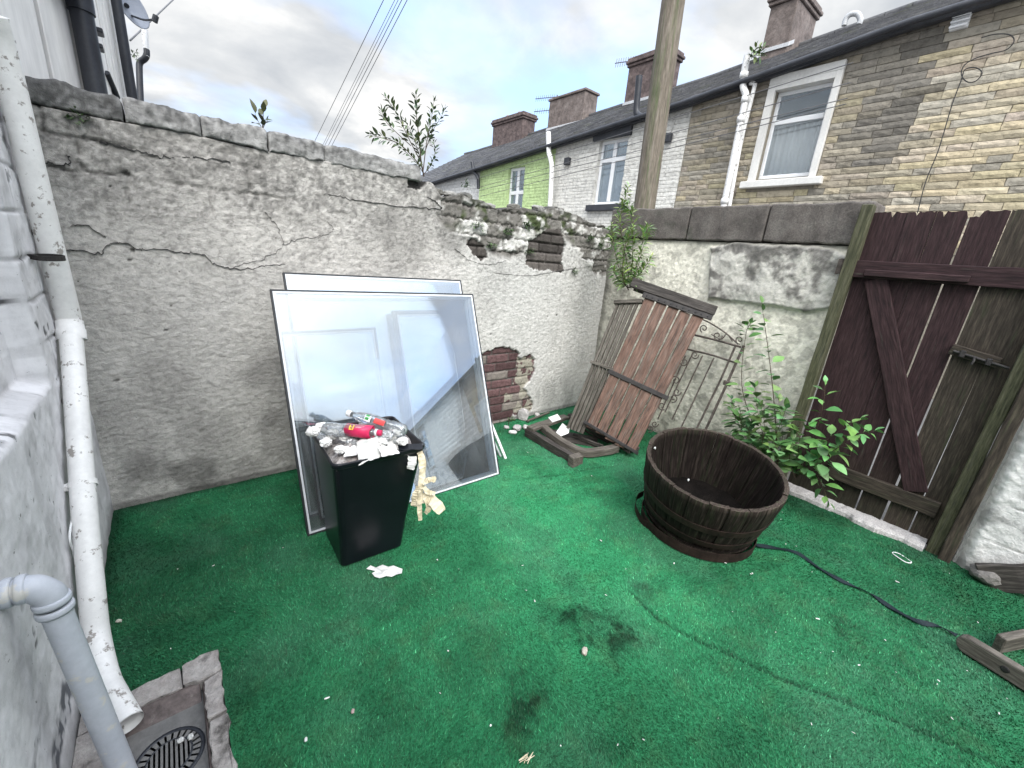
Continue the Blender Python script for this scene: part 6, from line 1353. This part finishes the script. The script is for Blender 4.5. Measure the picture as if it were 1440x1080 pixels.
# white house
wh = thing('white_house', 'white painted terraced house with a black lintel board behind the telegraph pole', 'house', (XH, 7.6, 0))
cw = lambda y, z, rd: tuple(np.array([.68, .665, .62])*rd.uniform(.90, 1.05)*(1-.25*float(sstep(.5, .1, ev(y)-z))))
w2 = (PX(881, 240, XH+.09)[1], PX(842, 240, XH+.09)[1], PX(858, 288, XH+.09)[2], PX(862, 197, XH+.09)[2])
opw = (w2[0], w2[1], w2[2], w2[3])
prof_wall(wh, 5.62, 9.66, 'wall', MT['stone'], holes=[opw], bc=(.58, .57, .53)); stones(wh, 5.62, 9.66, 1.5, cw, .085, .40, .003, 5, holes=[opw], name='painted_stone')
window(wh, *w2, bars=(.70,), mull=.5, fw_=.075)
zl0, zl1 = PX(864, 196, XH)[2], PX(864, 178, XH)[2]
mbk = MB(); mbk.box((XH-.10, PX(891, 178, XH)[1], zl0+.02), (XH-.001, PX(837, 195, XH)[1], min(zl1+.02, ev(7.6)-.03))); mbk.build('lintel_board', MT['gutter'], wh, bevel=.01)
mbk = MB(); mbk.box((XH-.12, w2[0]-.2, w2[2]-.16), (XH-.001, w2[1]+.12, w2[2]-.01)); mbk.build('window_sill', MT['gutter'], wh, bevel=.01)
roof(wh, 5.62, 9.66); gutter(wh, 5.62, 9.66)
chimney(wh, 9.0, 10.45, 12.6, 13.3, 6.5, 8.0, 'brickdark', corb=2, pots=0)
hpipe(wh, [(899, 107), (897, 130), (895, 158), (903, 165)], .07, 'black_pvc', X=8.80, name='soil_pipe')
for (x, y) in ((939, 194), (798, 227)):
    p = PX(x, y, XH-.06); mbk = MB(); mbk.box((XH-.12, p[1]-.09, p[2]-.09), (XH-.012, p[1]+.09, p[2]+.09)); mbk.build('vent_box', MT['gutter'], wh, bevel=.01)
# green house
gh = thing('green_house', 'pale lime green painted terraced house with a tall white window', 'house', (XH, 11.5, 0))
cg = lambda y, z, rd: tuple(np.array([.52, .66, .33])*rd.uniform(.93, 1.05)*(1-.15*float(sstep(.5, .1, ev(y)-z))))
w3 = (PX(740, 260, XH+.09)[1], PX(717, 260, XH+.09)[1], PX(726, 296, XH+.09)[2], PX(727, 236, XH+.09)[2])
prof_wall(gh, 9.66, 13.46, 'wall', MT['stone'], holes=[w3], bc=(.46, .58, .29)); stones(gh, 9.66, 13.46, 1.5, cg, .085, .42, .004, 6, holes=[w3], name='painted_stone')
window(gh, *w3, bars=(.42,), mull=.5, curtain=False, fw_=.085)
roof(gh, 9.66, 13.46); gutter(gh, 9.66, 13.46)
chimney(gh, 12.3, 14.2, 12.6, 13.3, 6.3, 7.75, 'chim', corb=0)
hpipe(gh, [(771, 186), (772, 214), (774, 222), (776, 240), (773, 297)], .07, X=8.80)
# far house
fh = thing('far_house', 'grey rendered end house at the far left of the terrace', 'house', (XH, 16, 0))
cf = lambda y, z, rd: tuple(np.array([.55, .55, .54])*rd.uniform(.93, 1.05))
prof_wall(fh, 13.46, 21, 'wall', MT['stone'], bc=(.5, .5, .49)); stones(fh, 13.46, 21, 2.2, cf, .13, .45, .006, 7, name='painted_stone'); roof(fh, 13.46, 21); gutter(fh, 13.46, 21)
chimney(fh, 15.8, 18.0, 12.6, 13.3, 6.0, 7.45, 'brickdark', corb=2, pots=2)
hpipe(fh, [(664, 228), (666, 240), (672, 250), (673, 265)], .06, 'black_pvc', X=8.82)
# terrace carries on towards the left of the alley (seen mirrored in the panes)
for (a, b, lab, cc, sd_) in ((-9.4, -3.42, 'sandy stone terraced house next door along the alley, mirrored in the panes', col_stone, 21), (-17.5, -9.42, 'cream painted terraced house further along the alley, mirrored in the panes', cw, 22)):
    h_ = thing('terraced_house', lab, 'house', (XH, (a+b)/2, 0)); hol = [(a+2.2, a+3.3, 3.2, 4.7)]
    prof_wall(h_, a, b, 'wall', MT['stone'], holes=hol); stones(h_, a, b, 1.8, cc, .2, .6, .02, sd_, holes=hol); window(h_, *hol[0], bars=(.66,)); roof(h_, a, b); gutter(h_, a, b); chimney(h_, b-1.6, b-.3, 12.5, 13.35, 6.8, 8.6, 'chim', pots=2)

# aerials
def aerial(mast, booms, lab, X=12.9):
    r0 = PX(*mast[0], X); root = thing('tv_aerial', lab, 'aerial', r0, 'television aerials on the terrace chimneys'); mbk = MB(); mbk.tube([PX(*p, X) for p in mast], .022, n=6); mbk.build('mast', MT['alu'], root)
    for (a, b, n, h) in booms:
        A_, B_ = PX(*a, X), PX(*b, X); mbk = MB(); mbk.tube([A_, B_], .016, n=6)
        for i in range(n):
            p = A_+(B_-A_)*(i+.5)/n; mbk.tube([p+np.array([-.02, 0, -h*2.2]), p+np.array([.02, 0, h*2.2])], .009, n=5)
        mbk.build('antenna', MT['alu'], root)
aerial([(783, 160), (784, 134)], [((753, 139), (784, 136), 11, .05), ((751, 157), (784, 154), 10, .05)], 'television aerial with two combs on the chimney of the green house')
aerial([(902, 106), (904, 80)], [((865, 89), (905, 83), 12, .06)], 'television aerial with one comb behind the telegraph pole')
mbk = MB(); mbk.tube([PX(1087, 30, 12.9), PX(1088, -15, 12.9)], .03, n=6); tag(mbk.build('aerial_mast', MT['alu']), 'thin aerial mast at the left of the nearest rendered chimney', 'mast')

# ================================================================== BOARDED BUILDING beyond the back wall, left
nb_ = thing('boarded_building', 'white boarded rear extension beyond the left end of the back wall', 'building', (-.4, 3.2, 0))
FA, FB = np.array([-.415, 3.16]), np.array([.035, 5.45]); fdir = (FB-FA)/np.linalg.norm(FB-FA); fn_ = np.array([fdir[1], -fdir[0]])
def NF(x, y, off=0):
    d = ray(x, y); t = ((FA+fn_*off)@fn_)/(d[:2]@fn_); return CAM+d*t
def sN(x, y): return float((NF(x, y)[:2]-FA)@fdir)
random.seed(111)
edges = [-.35, sN(66, 75), sN(116, 120), sN(134, 100), sN(150, 80), sN(155, 85), sN(160, 90), sN(168, 100), sN(176, 120)]
for a, b in zip(edges[:-1], edges[1:]):
    g = min(.030, (b-a)*.09); mbk = MB(); pa, pb = FA+fdir*(a+g), FA+fdir*(b-g)
    mbk.hexa([(pa[0], pa[1], .2), (pb[0], pb[1], .2), (pb[0]-fn_[0]*.03, pb[1]-fn_[1]*.03, .2), (pa[0]-fn_[0]*.03, pa[1]-fn_[1]*.03, .2), (pa[0], pa[1], 5.2), (pb[0], pb[1], 5.2), (pb[0]-fn_[0]*.03, pb[1]-fn_[1]*.03, 5.2), (pa[0]-fn_[0]*.03, pa[1]-fn_[1]*.03, 5.2)]); mbk.build('board', MT['board'], nb_, bevel=.004)
mbk = MB(); pa, pb = FA-fdir*.35-fn_*.034, FA+fdir*(sN(196, 120))-fn_*.034
mbk.hexa([(pa[0], pa[1], -.03), (pb[0], pb[1], -.03), (pb[0]-2.2, pb[1], -.03), (pa[0]-2.2, pa[1], -.03), (pa[0], pa[1], 5.3), (pb[0], pb[1], 5.3), (pb[0]-2.2, pb[1], 5.3), (pa[0]-2.2, pa[1], 5.3)]); mbk.build('wall', MT['gutter'], nb_)
def vpipe(x, y, r, off, z0, z1, name, mt, lab, top=None, collars=()):
    p = NF(x, y, off); root = thing(name, lab, 'pipe', (p[0], p[1], z0)); mbk = MB(); pts = [(p[0], p[1], z0), (p[0], p[1], z1)]
    mbk.tube(pts, r, n=16); mbk.build('pipe', MT[mt], root)
    for z in collars: mbk = MB(); mbk.lathe([(r-.002, -.04), (r+.014, -.04), (r+.014, .04), (r-.002, .04)], 18, Matrix.Translation((p[0], p[1], z)), closed=True); mbk.build('collar', MT[mt], root)
    return root, p
r_, p = vpipe(130, 100, .052, .065, .3, float(NF(130, 14, .065)[2]), 'soil_pipe', 'black_pvc', 'thick black soil pipe with an elbow on the white boarded building', collars=())
zt0 = float(NF(130, 14, .065)[2]); q = NF(84, -22, .05); mbk = MB(); mbk.tube(smooth_path([(p[0], p[1], zt0-.09), (p[0], p[1], zt0), (p[0]*.8+q[0]*.2, p[1]*.8+q[1]*.2, zt0+.07), (p[0]*.45+q[0]*.55, p[1]*.45+q[1]*.55, zt0+.11), q], 6), .060, n=18); mbk.build('elbow', MT['black_pvc'], r_)
for y_ in (44, 66): c = NF(136, y_, .09); mbk = MB(); mbk.box(c-np.array([.02, .05, .012]), c+np.array([.03, .05, .012])); mbk.build('bracket', MT['black_pvc'], r_, bevel=.004)
vpipe(180, 100, .032, .05, .3, 4.4, 'drain_pipe', 'black_pvc', 'slim dark pipe near the corner of the white boarded building')
mbk = MB(); mbk.tube([NF(150, 102, .01), NF(165, 137, .01)], .018, n=8); tag(mbk.build('stay_rod', MT['black_pvc']), 'short dark rod slanting across the white boards', 'rod')
dz = Pd(183, 6, 4.55); dsh = thing('satellite_dish', 'grey satellite dish on the corner of the white boarded building', 'satellite dish', dz)
ax = unit(np.array([.72, -.62, .28])); Md = Matrix.Translation(Vector(tuple(dz))) @ Vector(tuple(ax)).to_track_quat('Z', 'Y').to_matrix().to_4x4()
mbk = MB(); mbk.lathe([(.001, -.045), (.08, -.038), (.15, -.02), (.205, .004), (.215, .006), (.215, .0), (.15, -.028), (.08, -.046), (.001, -.053)], 36, Md); mbk.build('reflector', MT['dish'], dsh)
tip = Pd(220, 27, 4.35); mbk = MB(); mbk.tube(smooth_path([np.array(Md @ Vector((-.0, -.10, -.03))), Pd(203, 28, 4.45), tip], 5), .010, n=8); mbk.build('arm', MT['black_pvc'], dsh)
mbk = MB(); mbk.tube([tip+np.array([0, 0, .03]), tip+np.array([-.02, 0, -.03])], .026, n=12); mbk.build('receiver', MT['black_pvc'], dsh)
mbk = MB(); mbk.tube([np.array(Md @ Vector((0, 0, -.05))), NF(178, 8, .0)], .018, n=8); mbk.build('bracket', MT['black_pvc'], dsh)
fl = [Pd(x, y, 4.9) for x, y in ((198, 150), (196, 100), (197, 88), (203, 83), (206, 78), (206, 70))]
mbk = MB(); fr_ = thing('flue_pipe', 'grey bent flue with a white top section at the corner of the boarded building', 'flue', fl[0]); mbk.tube(smooth_path(fl, 5), .032, n=12); mbk.build('bent_pipe', MT['black_pvc'], fr_)
mbk = MB(); mbk.tube([Pd(206, 80, 4.9), Pd(203.5, 42, 4.9)], .030, n=12); mbk.build('white_flue', MT['pvc'], fr_)
plant('gutter_fern', 'little green fern growing at the corner of the boarded building', 'fern', [dict(p=[Pd(186, 80, 4.7), Pd(190, 74, 4.65), Pd(193, 73, 4.6)], n=12, L=.05, r=.003), dict(p=[Pd(186, 80, 4.7), Pd(191, 79, 4.65), Pd(192, 84, 4.6)], n=10, L=.04, r=.003)], (.06, .11, .05), 18, narrow=.3)

# ================================================================== HOUSE THE YARD BELONGS TO (behind the viewer, mirrored in the panes)
oh = thing('rear_house', 'white rendered house behind the viewer, mirrored at the left of the panes', 'house', (.8, -3.2, 0))
mbk = MB(); mbk.prism([(-2.6, -.03), (1.9, -.03), (1.9, 2.15), (-2.6, 3.4)], (0, -3.02, 0), (1, 0, 0), (0, 0, 1), 2.0); mbk.build('wall', MT['wpaint'], oh)
mbk = MB(); mbk.plank((2.0, -2.98, 2.16), (-2.6, -2.98, 3.45), (0, 0, 1), .10, .10); mbk.build('verge', MT['gutter'], oh)
